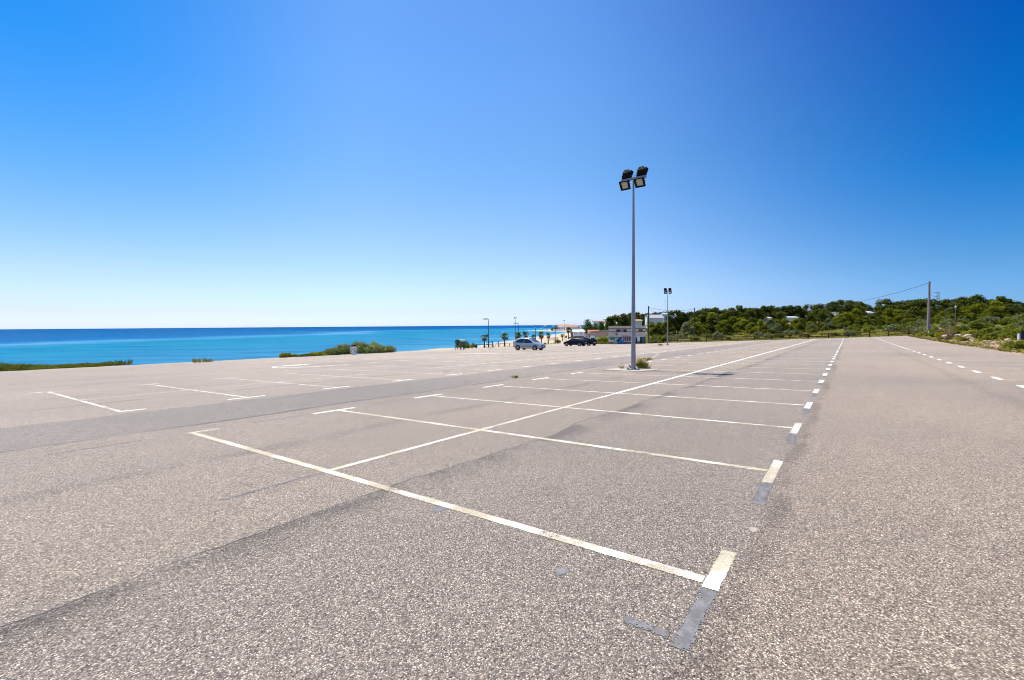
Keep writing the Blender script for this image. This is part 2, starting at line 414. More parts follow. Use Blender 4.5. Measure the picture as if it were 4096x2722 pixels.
# darker, tarrier joints along the lanes
def joint(colr, v, w, dark, nscale=.7, side=0):
    d = N.math('SUBTRACT', V, v)
    k = N.ss(N.math('ABSOLUTE', d), w, w * .15)
    if side: k = N.math('MULTIPLY', k, N.ss(N.math('MULTIPLY', d, side), -.012, .012))
    k = N.math('MULTIPLY', k, N.ss(N.noise(Pf, nscale, 5), .30, .62))
    k = N.ss(N.math('ADD', k, N.math('MULTIPLY', N.math('SUBTRACT', sc.outputs[2], .5), .75)), .15, .85)      # breaks up stone by stone
    return N.mix(N.math('MULTIPLY', k, dark), colr, N.mix(1.0, colr, (.40, .39, .40), 'MULTIPLY'))
def crack(colr, v, w=.014, dark=.9):
    wv_ = N.math('ADD', V, N.math('MULTIPLY', N.math('SUBTRACT', N.noise(Pf, 2.5, 5, .7), .5), .10))
    k = N.math('MULTIPLY', N.ss(N.math('ABSOLUTE', N.math('SUBTRACT', wv_, v)), w, w * .5), N.ss(N.noise(Pf, .45, 3), .36, .46))
    return N.mix(N.math('MULTIPLY', k, dark), colr, (.05, .045, .042))
colr = joint(colr, 4.08, .70, .50, .7, -1); colr = joint(colr, 4.0, .14, .4)
colr = joint(colr, 7.3, .35, .35); colr = joint(colr, 10.72, .14, .8); colr = joint(colr, 13.95, .16, .5)
colr = joint(colr, 17.3, .30, .45); colr = joint(colr, 20.6, .18, .4); colr = joint(colr, 26.8, .16, .7); colr = joint(colr, 30.5, .16, .6); colr = joint(colr, 36.5, .18, .7); colr = joint(colr, 41.0, .16, .6)
colr = joint(colr, .55, .16, .5); colr = joint(colr, -3.0, .3, .25)
for v_ in (4.09, 10.74, 26.8, 30.6, 36.5, 41.0): colr = crack(colr, v_, .014 if v_ < 12 else .03)
# oil stains, tyre-polished patches
st1 = N.ss(N.noise(Pf, .55, 6, .62), .60, .74); colr = N.mix(N.math('MULTIPLY', st1, .38), colr, N.mix(1.0, colr, (.62, .61, .62), 'MULTIPLY'))
st2 = N.ss(N.noise(N.scalev(P, (.18, .9, 0)), 1.0, 5), .58, .75); colr = N.mix(N.math('MULTIPLY', st2, .25), colr, N.mix(1.0, colr, (1.25, 1.22, 1.16), 'MULTIPLY'))
# sand blown in at the seaward edge
colr = N.mix(N.math('MULTIPLY', N.ss(V, 44.6, 46.4), N.ss(N.noise(Pf, .5, 4), .35, .6)), colr, (.42, .33, .22))
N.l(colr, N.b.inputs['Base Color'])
hgt = N.math('ADD', N.math('MULTIPLY', N.ss(vo.outputs['Distance'], .1, .65), -1.0), N.math('MULTIPLY', sc.outputs[1], .6))
N.bump(hgt, .55, .009)
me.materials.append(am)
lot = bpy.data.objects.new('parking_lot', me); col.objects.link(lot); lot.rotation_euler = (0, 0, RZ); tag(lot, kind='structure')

# ------------------------------------------------------------------ paint and patches on the surface (draped sheets)
class Drape:
    def __init__(s, h): s.mb = MB(); s.h = h; s.e = []
    def strip(s, pts, w, step=.9, ws=None):
        """ribbon of width w along (u, v) points"""
        P = [np.array(p, float) for p in pts]; Q = [P[0]]
        for a, b in zip(P[:-1], P[1:]):
            n = max(1, int(np.hypot(*(b - a)) / step))
            for k in range(1, n + 1): Q.append(a + (b - a) * k / n)
        vs = []
        for i, q in enumerate(Q):
            t = Q[min(i + 1, len(Q) - 1)] - Q[max(i - 1, 0)]; t = t / np.hypot(*t); nrm = np.array([-t[1], t[0]]) * w / 2
            for sgn in (-1, 1):
                e = q + nrm * sgn; vs.append((e[0], e[1], zs(e[0], e[1]) + s.h)); s.e.append((sgn, w))
        s.mb.add(vs, [(2*i, 2*i+2, 2*i+3, 2*i+1) for i in range(len(Q) - 1)])
    def poly(s, pts):
        s.mb.add([(u, v, zs(u, v) + s.h) for u, v in pts], [tuple(range(len(pts)))]); s.e += [(0, .3)] * len(pts)
    def build(s, name, m):
        o = s.mb.build(name, m); o.rotation_euler = (0, 0, RZ)
        ac = o.data.attributes.new('across', 'FLOAT_VECTOR', 'POINT')
        ac.data.foreach_set('vector', np.array([(a_, w_, 0) for a_, w_ in s.e], np.float32).ravel()); return tag(o, kind='structure')
def worn_edges(m, keep_out, depth=.022, scale=95.0):
    """paint flakes away along its edges and where 'keep_out' is high, showing the stones below"""
    N = NB(m); t_ = m.node_tree; at2 = N.n('ShaderNodeAttribute', attribute_name='across'); sx2 = N.n('ShaderNodeSeparateXYZ'); N.l(at2.outputs['Vector'], sx2.inputs[0])
    tc = N.n('ShaderNodeTexCoord'); P = N.scalev(tc.outputs['Object'], (1, 1, 0))
    vv = N.n('ShaderNodeTexVoronoi', Scale=scale); N.l(P, vv.inputs['Vector']); vc = N.n('ShaderNodeSeparateColor'); N.l(vv.outputs['Color'], vc.inputs[0])
    inset = N.math('MULTIPLY', N.math('MULTIPLY', N.math('SUBTRACT', 1.0, N.math('ABSOLUTE', sx2.outputs[0])), .5), sx2.outputs[1])
    edge = N.math('LESS_THAN', inset, N.math('MULTIPLY', N.math('MULTIPLY', vc.outputs[0], N.noise(P, 7.0, 3)), depth))
    flake = N.math('GREATER_THAN', N.math('ADD', keep_out(N, P), N.math('MULTIPLY', vc.outputs[1], .5)), 1.0)
    hole = N.math('MAXIMUM', edge, flake)
    tr_ = N.n('ShaderNodeBsdfTransparent'); mx_ = N.n('ShaderNodeMixShader'); N.l(hole, mx_.inputs[0]); N.l(N.b.outputs[0], mx_.inputs[1]); N.l(tr_.outputs[0], mx_.inputs[2])
    N.l(mx_.outputs[0], t_.nodes['Material Output'].inputs[0])

pm = mat('road_paint', (.78, .74, .66), .8, 0, .2); N = NB(pm); tc = N.n('ShaderNodeTexCoord'); P = N.scalev(tc.outputs['Object'], (1, 1, 0))
vo2 = N.n('ShaderNodeTexVoronoi', Scale=80.0); N.l(P, vo2.inputs['Vector'])
wear = N.ss(N.noise(P, 1.1, 5, .65), .42, .68); grain = N.ss(vo2.outputs['Distance'], .25, .60)
dirt = N.math('MULTIPLY', wear, grain)
c = N.mix(N.ss(N.noise(P, 2.3, 5, .65), .42, .56), (.80, .76, .67), (.56, .485, .345))
c = N.mix(N.math('MULTIPLY', N.math('ADD', dirt, N.math('MULTIPLY', grain, .45), True), .72), c, (.30, .25, .18))
N.l(c, N.b.inputs['Base Color'])
nb = N.math('MULTIPLY', vo2.outputs['Distance'], -1.0); N.bump(nb, .35, .006)
pmf = mat('faded_paint', (.46, .44, .41), .85, 0, .2); N = NB(pmf); tc = N.n('ShaderNodeTexCoord'); P = N.scalev(tc.outputs['Object'], (1, 1, 0))
N.l(N.mix(N.ss(N.noise(P, 2.2, 5, .7), .38, .60), (.80, .77, .72), (.46, .43, .39)), N.b.inputs['Base Color'])
bm_ = mat('blackout_paint', (.13, .14, .17), .8, 0, .15); N = NB(bm_); tc = N.n('ShaderNodeTexCoord'); P = N.scalev(tc.outputs['Object'], (1, 1, 0))
c = N.mix(N.ss(N.noise(P, 9, 6, .7), .35, .70), (.135, .128, .128), (.235, .222, .212)); N.l(c, N.b.inputs['Base Color'])
vo3 = N.n('ShaderNodeTexVoronoi', Scale=74.0); N.l(P, vo3.inputs['Vector']); N.bump(N.math('MULTIPLY', vo3.outputs['Distance'], -1.0), .45, .006)

pw = noisy('bright_road_paint', (.86, .84, .79), (.74, .70, .62), 2.0, .8)
worn_edges(pw, lambda N, P: N.ss(N.noise(P, 1.4, 4, .7), .5, .8, .0, .6), .012)
worn_edges(pm, lambda N, P: N.ss(N.noise(P, 1.4, 5, .7), .40, .72, .12, .82))
worn_edges(pmf, lambda N, P: N.ss(N.noise(P, 1.6, 5, .7), .35, .65, .35, .90))
worn_edges(bm_, lambda N, P: N.ss(N.noise(P, 5.0, 5, .7), .40, .70, .25, .75), .06)
U0, VA, VB, VD_, VE, VF, VG = .21, .71, 5.32, 9.79, 14.62, 19.1, 23.9
fresh = Drape(.0045); line = Drape(.004); fad = Drape(.0035); blk = Drape(.003)
LW = .112
for n in range(1, 37):
    u = U0 + 3 * n
    line.strip([(u, VA + .06), (u, VD_)], LW if n < 4 else .125)
    if n == 1: line.strip([(3.11, VA), (3.74, VA)], .115, .3)
    else: (line if n < 4 else fresh).strip([(u - .5, VA), (u + .55, VA)], .115 if n < 6 else .135, .3)
    if n == 1: line.strip([(u - .09, VD_ + .03), (u + .46, VD_)], LW)
    elif n != 7: fresh.strip([(u - .6, VD_ + .02), (u + .45, VD_ - .01)], .13)
    if n > 1 and n < 12: blk.strip([(u - .5 - .78, VA - .02), (u - .52, VA)], .14, .3)
    if n < 8: blk.strip([(u - 1.9, VD_ + .05), (u - .75, VD_ + .03)], .07)
line.strip([(U0 + 3, VB), (12, VB)], LW); fresh.strip([(12, VB), (111.5, VB)], .13)
blk.strip([(2.42, .70), (3.10, .71)], .125, .3); blk.strip([(2.50, .78), (2.50, 1.04)], .085, .2)
blk.strip([(2.0, 5.30), (3.12, 5.33)], .075)
for n in range(-4, 37):
    u = U0 + 3 * n + .7
    fresh.strip([(u - .55, -4.0), (u + .55, -4.02)], .15, .5)
    line.strip([(u - .5, -4.08), (u - .5, -8.4)], .085)
for k in range(1, 26):
    u = .27 + 3 * k
    d = line if k < 14 else fad
    if k <= 24: d.strip([(u, VE), (u, VG)], LW, 1.5)
    fresh.strip([(u - (.05 if k == 1 else .55), VE), (u + .5, VE - .02)], .14)
    if k <= 22: fad.strip([(u - .5, VG), (u + .5, VG)], .16)
fad.strip([(U0 + 3, VF), (14, VF), (18, VF)], .07); fresh.strip([(18, VF), (82, VF)], .09, 1.5)
# third double row behind the rounded island end
VH, VI, VJ = 28.7, 33.2, 38.0
for k in range(0, 21):
    u = 21.3 + 3 * k
    fad.strip([(u, VH), (u, VJ)], .08, 1.5); fresh.strip([(u - .55, VH), (u + .55, VH)], .14)
    if k % 2: line.strip([(u - .5, VJ), (u + .5, VJ)], .10)
fad.strip([(19, VI), (80, VI)], .08, 1.5)
def nose(u0, v0, v1, L, fill):
    r = (v1 - v0) / 2; vc = (v0 + v1) / 2
    arc = [(u0 + r * 1.15 - r * 1.15 * math.cos(a), vc - r * math.sin(a)) for a in np.linspace(-math.pi/2, math.pi/2, 13)]
    fresh.strip([(u0 + L, v1)] + arc + [(u0 + L * 1.25, v0)], .16, .6)
    arc2 = [(u0 + .5 + r * .9 - r * .9 * math.cos(a), vc - r * .80 * math.sin(a)) for a in np.linspace(-.2, math.pi/2, 8)]
    fresh.strip(arc2 + [(u0 + L * 1.05, v0 + r * .2)], .12, .6)
    fresh.poly([(u0 + r * .75, v1 - .25), (u0 + r * .55, vc + r * .62), (u0 + L * .75, vc + r * .55), (u0 + L * 1.0, v1 - .25)])
nose(14.7, 28.3, 32.1, 3.4, True)
for a, b, w in (((36.9, 34.6), (38.3, 33.0), .30), ((37.1, 33.0), (39.6, 31.4), .28), ((36.7, 31.9), (39.0, 30.2), .34), ((38.4, 29.6), (41.2, 28.6), .24)):
    fresh.strip([a, b], w)
line.build('parking_markings', pm); fresh.build('bright_markings', pw); fad.build('faded_markings', pmf); blk.build('painted_over_markings', bm_)
# small tar and mortar spots
sp_ = Drape(.0025)
for u, v, r in ((2.75, 1.62, .06), (3.1, 3.2, .08), (16.6, 16.4, .25), (13.2, 12.0, .10), (12.4, 11.3, .09)):
    sp_.poly([(u + r * math.cos(a) * (1 + .3 * math.sin(3*a + u)), v + r * .7 * math.sin(a) * (1 + .3 * math.cos(2*a + v))) for a in np.linspace(0, 6.283, 10)[:-1]])
sp_.build('tar_spots', bm_)
ms = Drape(.0025)
for u, v, r in ((4.28, .63, .055), (1.85, -1.0, .10), (1.6, -1.25, .07)):
    ms.poly([(u + r * math.cos(a) * (1 + .3 * math.sin(3*a + u)), v + r * .6 * math.sin(a)) for a in np.linspace(0, 6.283, 10)[:-1]])
ms.build('mortar_spots', noisy('mortar', (.42, .34, .26), (.34, .28, .22), 30))
# repaired cable trench between the two floodlight poles
tr = Drape(.0025); tr.strip([(21.6, 7.9), (26, 9.4), (30.6, 10.8), (45, 14.9), (60, 19.5), (70, 22.4), (75.5, 24.0)], .22)
tr.build('trench_repair', noisy('trench_mortar', (.42, .30, .20), (.30, .24, .19), 6))

concrete = noisy('concrete', (.44, .39, .31), (.32, .27, .20), 3.5, .9, 6, .3)
def pad(u0, u1, v0, v1, name):
    mb = MB(); n = 6; top = []; rim = []
    pts = [(u0, v0), ((u0+u1)/2, v0 + .05), (u1, v0), (u1 - .03, (v0+v1)/2), (u1, v1), ((u0+u1)/2, v1 - .06), (u0, v1), (u0 + .04, (v0+v1)/2)]
    k = len(pts)
    mb.add([(u, v, zs(u, v) + .02) for u, v in pts] + [(u, v, zs(u, v) - .05) for u, v in pts], [tuple(range(k))] + [(i, i + k, (i+1) % k + k, (i+1) % k) for i in range(k)])
    o = mb.build(name, concrete); o.rotation_euler = (0, 0, RZ); return tag(o, kind='structure')
pad(19.9, 21.35, 7.1, 9.35, 'concrete_pavement'); pad(75.2, 76.6, 23.3, 26.6, 'concrete_pavement')

# ================================================================== THINGS
galv = noisy('galvanised_steel', (.30, .30, .335), (.24, .24, .28), 2.5, .45, 5, 0, .35, .4, (6, 6, .6))
black_metal = mat('black_housing', (.010, .010, .012), .7, 0, .12)
dark_metal = mat('dark_painted_steel', (.028, .032, .04), .5, .2, .35)
fin_metal = mat('cast_metal_fins', (.03, .03, .029), .8, 0, .12)
white_paint = noisy('white_enamel', (.84, .85, .86), (.76, .77, .78), 3, .45)
lamp_glass = mat('lamp_glass', (.42, .40, .34), .08, .35, .8)
rubber = mat('tyre_rubber', (.012, .012, .013), .8, 0, .2)
cable_m = mat('cable_black', (.02, .02, .022), .6)
wood = noisy('weathered_timber', (.16, .085, .045), (.09, .05, .03), 5, .85, 5, .3, 0, .2, (1, 1, 6))
wood_dark = noisy('dark_timber', (.055, .028, .018), (.03, .017, .012), 4, .85, 5, .2, 0, .2)
pole_wood = noisy('grey_pole_timber', (.13, .115, .09), (.075, .065, .05), 3, .9, 5, .3, 0, .2, (1, 1, .3))

# ------------------------------------------------------------------ floodlight poles
def floodlight(parent, z, y, side, up):
    """black floodlight on a U bracket; side +1 faces +x (away from the camera), -1 faces it"""
    f = MB()
    tilt = R(38)
    L = Matrix.Translation((side * .16, y, z + (.27 if up else -.27))) @ Matrix.Rotation(0 if side > 0 else math.pi, 4, 'Z') @ Matrix.Rotation(tilt, 4, 'Y')
    # housing: open front frame, tapered back
    w, h = .235, .225
    fr = [(-.0, -w, -h), (-.0, w, -h), (-.0, w, h), (-.0, -w, h)]
    bk = [(-.16, -w * .78, -h * .70), (-.16, w * .78, -h * .70), (-.16, w * .78, h * .70), (-.16, -w * .78, h * .70)]
    f.add(fr + bk, [(7, 6, 5, 4), (0, 1, 5, 4), (1, 2, 6, 5), (2, 3, 7, 6), (3, 0, 4, 7)], False, L)
    for c, d in (((.02, 0, h - .03), (.05, 2*w, .06)), ((.02, 0, -h + .03), (.05, 2*w, .06)), ((.02, -w + .04, 0), (.05, .08, 2*h - .12)), ((.02, w - .04, 0), (.05, .08, 2*h - .12))):
        f.box(c, d, 0, L)
    o = f.build('floodlight', black_metal, parent)
    MB().box((.0, 0, 0), (.012, 2*w - .155, 2*h - .115), 0, L).build('lamp_glass', lamp_glass, o)
    g = MB()
    for k in range(3): g.box((-.205, 0, -.09 + .085 * k), (.09, .30 - .03 * k, .05), 0, L)
    g.build('cooling_fins', fin_metal, o)
    b = MB(); s_ = 1 if up else -1
    c0 = L @ Vector((-.05, -w - .02, 0)); c1 = L @ Vector((-.05, w + .02, 0)); base = z + s_ * .045
    b.tube([c0, Vector((c0.x * .45, y - w * .9, base + s_ * .06)), Vector((side * .04, y - w * .55, base)), Vector((side * .04, y + w * .55, base)), Vector((c1.x * .45, y + w * .9, base + s_ * .06)), c1], .014, 6)
    b.build('bracket', dark_metal, o)
def make_floodlight_pole(name):
    t = empty(name, (0, 0, 0)); H = 9.0
    MB().tube([(0, 0, .05), (0, 0, 3), (0, 0, 6), (0, 0, H)], [.112, .088, .063, .040], 20).build('pole', galv, t)
    p = MB().box((0, 0, .045), (.50, .50, .025))
    p.build('base_plate', galv, t)
    for sx in (-1, 1):
        for sy in (-1, 1):
            MB().lathe([(0, .12), (.022, .12), (.022, .085), (.036, .085), (.036, .058), (0, .058)], 8, Matrix.Translation((sx * .19, sy * .19, 0)), False).build('anchor_bolt', dark_metal, t)
    MB().box((0, 0, H - .02), (.085, 1.22, .11)).build('crossbar', galv, t)
    c = MB()
    for sy in (-1, 1):
        c.tube([(0, sy * .01, H + .02), (0, sy * .03, H + .12), (0, sy * .09, H + .14), (0, sy * .14, H + .06), (.05, sy * .2, H)], .009, 6)
    c.build('cable', cable_m, t)
    for sy in (-1, 1):
        floodlight(t, H - .02, sy * .36, 1, True)
        floodlight(t, H - .02, sy * .36, -1, False)
    return t
def place_uv(o, u, v, dz=0.0, rz=0.0):
    x, y = uv2xy(u, v); o.location = (float(x), float(y), zs(u, v) + dz); o.rotation_euler = (0, 0, RZ + rz); return o
fp = make_floodlight_pole('floodlight_pole')
place_uv(fp, 20.75, 8.2, .0); tag(fp, 'tall grey steel pole with four black floodlights beside yellow flowers', 'floodlight pole', 'floodlight poles in the car park')
fp2 = copy_tree(fp); place_uv(fp2, 76.2, 24.2, .0, R(25)); fp2['label'] = 'distant grey floodlight pole in front of the brown rail fence'

# ------------------------------------------------------------------ cars
def interp(tab, x):
    xs_ = [t[0] for t in tab]
    return [float(np.interp(x, xs_, [t[k] for t in tab])) for k in range(1, len(tab[0]))]
tail_red = mat('tail_lamp_red', (.45, .01, .012), .2, 0, .5); tail_amber = mat('indicator_amber', (.6, .28, .08), .2, 0, .5)
head_glass = mat('headlamp_glass', (.62, .66, .70), .06, .3, .8)
dark_glass = mat('tinted_glass', (.008, .011, .018), .04, 0, .8)
shield_glass = mat('windscreen_glass', (.03, .055, .11), .05, 0, .9)
trim_m = mat('black_trim', (.015, .015, .017), .6); plate_m = mat('number_plate', (.7, .7, .68), .5)
alloy = mat('alloy_rim', (.50, .52, .56), .3, .6, .5)
def make_car(name, prof, L, paint, wheels, wr, side_win, ws, rw, strip_z=.52, opts=()):
    """prof rows: x, z_sill, z_belt, z_roof, w_low, w_mid, w_belt, w_roof (half widths)"""
    t = empty(name, (0, 0, 0))
    b = MB(); xs_ = np.linspace(prof[0][0], prof[-1][0], 46)
    ring = []
    for x in xs_:
        zsill, zb, zr, wl, wm, wb, wr_ = interp(prof, x)
        zm = zsill + (zb - zsill) * .55
        half = [(wl * .9, zsill), (wl, zsill + .06), (wm, zm), (wb * 1.0, zb - .02), (wb * .975, zb + .01), (wr_ + (wb - wr_) * .45, zb + (zr - zb) * .55), (wr_ + .02, zr - .06), (wr_ * .86, zr - .012), (0, zr)]
        ring.append([(x, y, z) for y, z in half] + [(x, -y, z) for y, z in half[-2::-1]])
    n = len(ring[0]); vs = [p for r_ in ring for p in r_]
    fs = [(i*n+k, i*n+k+1, (i+1)*n+k+1, (i+1)*n+k) for i in range(len(ring)-1) for k in range(n-1)]
    fs += [(i*n, (i+1)*n, (i+1)*n+n-1, i*n+n-1) for i in range(len(ring)-1)]
    fs += [tuple(range(n))[::-1], tuple(range((len(ring)-1)*n, len(ring)*n))]
    b.add(vs, fs, True); b.build('body', paint, t)
    def sidey(x, z):
        zsill, zb, zr, wl, wm, wb, wr_ = interp(prof, x); zm = zsill + (zb - zsill) * .55
        return float(np.interp(z, [zsill, zsill + .06, zm, zb, zb + (zr - zb) * .55, zr - .06, zr], [wl * .9, wl, wm, wb * .975, wr_ + (wb - wr_) * .45, wr_ + .02, wr_ * .86]))
    def roofz(x): return interp(prof, x)[2]
    def panel(outl, nm, m, parent, off=.008, sides=(1, -1), nsub=6):
        for s in sides:
            mb = MB()
            # strip between lower and upper outline
            lo, hi = outl
            X0, X1 = lo[0][0], lo[-1][0]; vs2 = []; ncol = 16
            for i in range(ncol + 1):
                x = X0 + (X1 - X0) * i / ncol
                zl = np.interp(x, [p[0] for p in lo], [p[1] for p in lo]); zh = np.interp(x, [p[0] for p in hi], [p[1] for p in hi])
                for k in range(nsub + 1):
                    z = zl + (zh - zl) * k / nsub; vs2.append((x, s * (sidey(x, z) + off), z))
            q = nsub + 1
            mb.add(vs2, [(i*q+k, (i+1)*q+k, (i+1)*q+k+1, i*q+k+1) for i in range(ncol) for k in range(nsub)], True)
            mb.build(nm, m, parent)
    for o_ in side_win: panel(o_, 'side_window', dark_glass, t)
    def across(x0, x1, inset0, inset1, nm, m, off=.01):
        mb = MB(); vs2 = []; N1, N2 = 8, 8
        for i in range(N1 + 1):
            x = x0 + (x1 - x0) * i / N1; zr = roofz(x); wt = interp(prof, x)[6] * .86 - (inset0 + (inset1 - inset0) * i / N1)
            for k in range(N2 + 1):
                y = -wt + 2 * wt * k / N2; vs2.append((x, y, zr - .012 * abs(y / max(wt, .1)) + off))
        q = N2 + 1
        mb.add(vs2, [(i*q+k, (i+1)*q+k, (i+1)*q+k+1, i*q+k+1) for i in range(N1) for k in range(N2)], True); return mb.build(nm, m, t)
    across(ws[0], ws[1], .03, -.01, 'windscreen', shield_glass)
    across(rw[0], rw[1], -.02, .04, 'rear_window', dark_glass)
    for x in wheels:
        for s in (-1, 1):
            yw = interp(prof, x)[4] - .02
            # dark arch
            MB().lathe([(0, .006), (wr + .055, .006), (wr + .055, -.02)], 22, Matrix.Translation((x, s * (yw + .022), wr + .015)) @ Matrix.Rotation(-s * math.pi / 2, 4, 'X'), False).build('wheel_arch', trim_m, t)
            w = empty('wheel', (x, s * (yw - .075), wr)); w.parent = t
            MB().lathe([(wr * .55, -.10), (wr * .92, -.10), (wr, -.07), (wr, .09), (wr * .93, .118), (wr * .64, .118), (wr * .6, .09)], 26, Matrix.Rotation(-s * math.pi / 2, 4, 'X')).build('tyre', rubber, w)
            rm = MB(); M_ = Matrix.Rotation(-s * math.pi / 2, 4, 'X')
            rm.lathe([(0, .116), (.055, .114), (.06, .10)], 12, M_); rm.lathe([(wr * .54, .10), (wr * .64, .112), (wr * .66, .095)], 22, M_)
            for k in range(5):
                a = k * 2 * math.pi / 5
                rm.add([(math.cos(a + .35) * .05, math.sin(a + .35) * .05, .108), (math.cos(a - .35) * .05, math.sin(a - .35) * .05, .108), (math.cos(a - .15) * wr * .58, math.sin(a - .15) * wr * .58, .108), (math.cos(a + .15) * wr * .58, math.sin(a + .15) * wr * .58, .108)], [(0, 1, 2, 3)], False, M_)
            rm.build('rim', alloy, w)
    xf, xr = prof[-1][0], prof[0][0]
    if strip_z:
        panel(([(wheels[0] + wr + .12, strip_z), (wheels[1] - wr - .12, strip_z)], [(wheels[0] + wr + .12, strip_z + .07), (wheels[1] - wr - .12, strip_z + .07)]), 'side_moulding', trim_m, t, .012, nsub=1)
    for s in (-1, 1):
        xm = ws[1] - .18 if ws[1] > ws[0] else ws[0]
        zb = interp(prof, xm)[1]
        m_ = MB().lathe([(0, -.07), (.05, -.06), (.075, 0), (.05, .06), (0, .07)], 10, Matrix.Translation((xm, s * (sidey(xm, zb + .04) + .11), zb + .10)) @ Matrix.Rotation(math.pi/2, 4, 'X') @ Matrix.Scale(1.25, 4, (0, 0, 1)))
        m_.box((xm, s * (sidey(xm, zb + .04) + .03), zb + .06), (.05, .10, .03)); m_.build('mirror', opts.get('mirror', paint), t)
        for x in opts['handles']: MB().box((x, s * (sidey(x, opts['hz']) + .012), opts['hz']), (.17, .02, .035)).build('door_handle', trim_m, t)
    return t, sidey, roofz
silver = mat('silver_paint', (.34, .37, .40), .25, .45, .5); silver.node_tree.nodes['Principled BSDF'].inputs['Coat Weight'].default_value = .6
navy = mat('dark_blue_paint', (.004, .005, .014), .3, 0, .12); navy.node_tree.nodes['Principled BSDF'].inputs['Coat Weight'].default_value = .12
blackp = mat('black_car_paint', (.004, .0045, .007), .3, 0, .12); blackp.node_tree.nodes['Principled BSDF'].inputs['Coat Weight'].default_value = .12
def curb(name, prof): return prof
# compact people carrier, 4.15 m: rear at -2.05, nose at +2.1
P1 = [(-2.06, .42, .80, .86, .70, .74, .72, .60), (-2.0, .34, .92, 1.20, .80, .83, .80, .56), (-1.80, .27, .97, 1.48, .84, .86, .83, .56), (-1.3, .24, .96, 1.60, .84, .865, .84, .60), (-.4, .22, .94, 1.63, .84, .865, .845, .61),
      (.25, .22, .93, 1.60, .84, .865, .845, .60), (.62, .22, .925, 1.44, .84, .865, .84, .61), (1.25, .22, .92, 1.06, .84, .86, .82, .66), (1.40, .22, .90, .985, .84, .86, .80, .68), (1.85, .24, .78, .86, .80, .82, .74, .60), (2.02, .27, .66, .72, .72, .76, .68, .52), (2.10, .34, .52, .56, .60, .62, .58, .45)]
car1, sy_, rz_ = make_car('parked_car', P1, 4.15, silver, (-1.30, 1.28), .315,
    [([(-1.72, 1.02), (-.42, .985)], [(-1.72, 1.04), (-1.45, 1.30), (-1.0, 1.46), (-.42, 1.51)]), ([(-.36, .985), (.98, .965)], [(-.36, 1.51), (.1, 1.47), (.5, 1.30), (.98, .985)])],
    (.32, 1.22), (-1.98, -1.80), .50, {'handles': (-.95, -.02), 'hz': .86})
for s in (-1, 1):
    MB().box((1.95, s * .56, .70), (.22, .34, .13), s * -.38).build('headlight', head_glass, car1)
    MB().box((-2.02, s * .68, 1.0), (.10, .14, .30), s * .2).build('tail_light', tail_red, car1)
MB().box((2.055, 0, .60), (.05, .62, .085)).build('grille', trim_m, car1)
fb = MB().box((2.03, 0, .465), (.16, 1.30, .09)); fb.build('front_bumper_strip', trim_m, car1)
MB().box((2.085, 0, .36), (.05, .9, .12)).build('air_intake', trim_m, car1)
MB().box((2.118, 0, .47), (.012, .50, .10)).build('number_plate', plate_m, car1)
MB().box((-2.05, 0, .50), (.12, 1.48, .16)).build('rear_bumper', trim_m, car1)
MB().tube([(.1, .1, 1.61), (-.08, .1, 1.78)], .01, 6).build('aerial', trim_m, car1)
for s in (-1, 1): MB().tube([(.1, s * .56, 1.615), (-.5, s * .575, 1.645), (-1.3, s * .56, 1.615)], .014, 6).build('roof_rail', silver, car1)
x, y = uv2xy(50.1, 34.2); car1.location = (float(x), float(y), zs(50.1, 34.2) + .005); car1.rotation_euler = (0, 0, R(-36.5 + 5))
tag(car1, 'silver compact people carrier parked alone facing right', 'car', 'cars parked by the beach')
P2 = [(-2.14, .42, .82, .86, .66, .72, .70, .56), (-2.06, .34, .92, 1.02, .80, .82, .80, .58), (-1.75, .27, .97, 1.28, .84, .86, .84, .58), (-1.2, .24, .96, 1.42, .85, .87, .85, .58), (-.3, .22, .93, 1.47, .85, .87, .85, .58),
      (.35, .22, .91, 1.42, .85, .87, .85, .58), (1.05, .22, .90, 1.04, .85, .87, .82, .66), (1.25, .22, .88, .96, .85, .86, .80, .68), (1.8, .24, .76, .82, .80, .82, .74, .58), (2.05, .28, .62, .68, .70, .74, .64, .5), (2.14, .34, .5, .54, .56, .6, .54, .42)]
car2, _, _ = make_car('parked_car', P2, 4.28, navy, (-1.30, 1.32), .325,
    [([(-1.55, 1.0), (-.45, .975)], [(-1.55, 1.02), (-1.2, 1.25), (-.45, 1.37)]), ([(-.39, .975), (.85, .94)], [(-.39, 1.37), (.2, 1.34), (.85, .96)])],
    (.42, 1.04), (-1.98, -1.30), 0, {'handles': (-.9, .05), 'hz': .84})
for s in (-1, 1):
    MB().box((1.93, s * .60, .68), (.26, .22, .12), s * -.45).build('headlight', head_glass, car2)
    MB().box((-2.03, s * .66, .86), (.14, .26, .15), s * .3).build('tail_light', tail_red, car2)
    MB().box((-2.0, s * .70, .985), (.12, .18, .075), s * .3).build('rear_indicator', tail_amber, car2)
MB().box((-2.15, 0, .64), (.03, .5, .11)).build('number_plate', plate_m, car2)
x, y = uv2xy(74.6, 40.7); car2.location = (float(x), float(y), zs(74.6, 40.7) + .005); car2.rotation_euler = (0, 0, R(180 - 36.5 + 2))
tag(car2, 'dark blue hatchback facing left, partly hiding a black hatchback', 'car', 'cars parked by the beach')
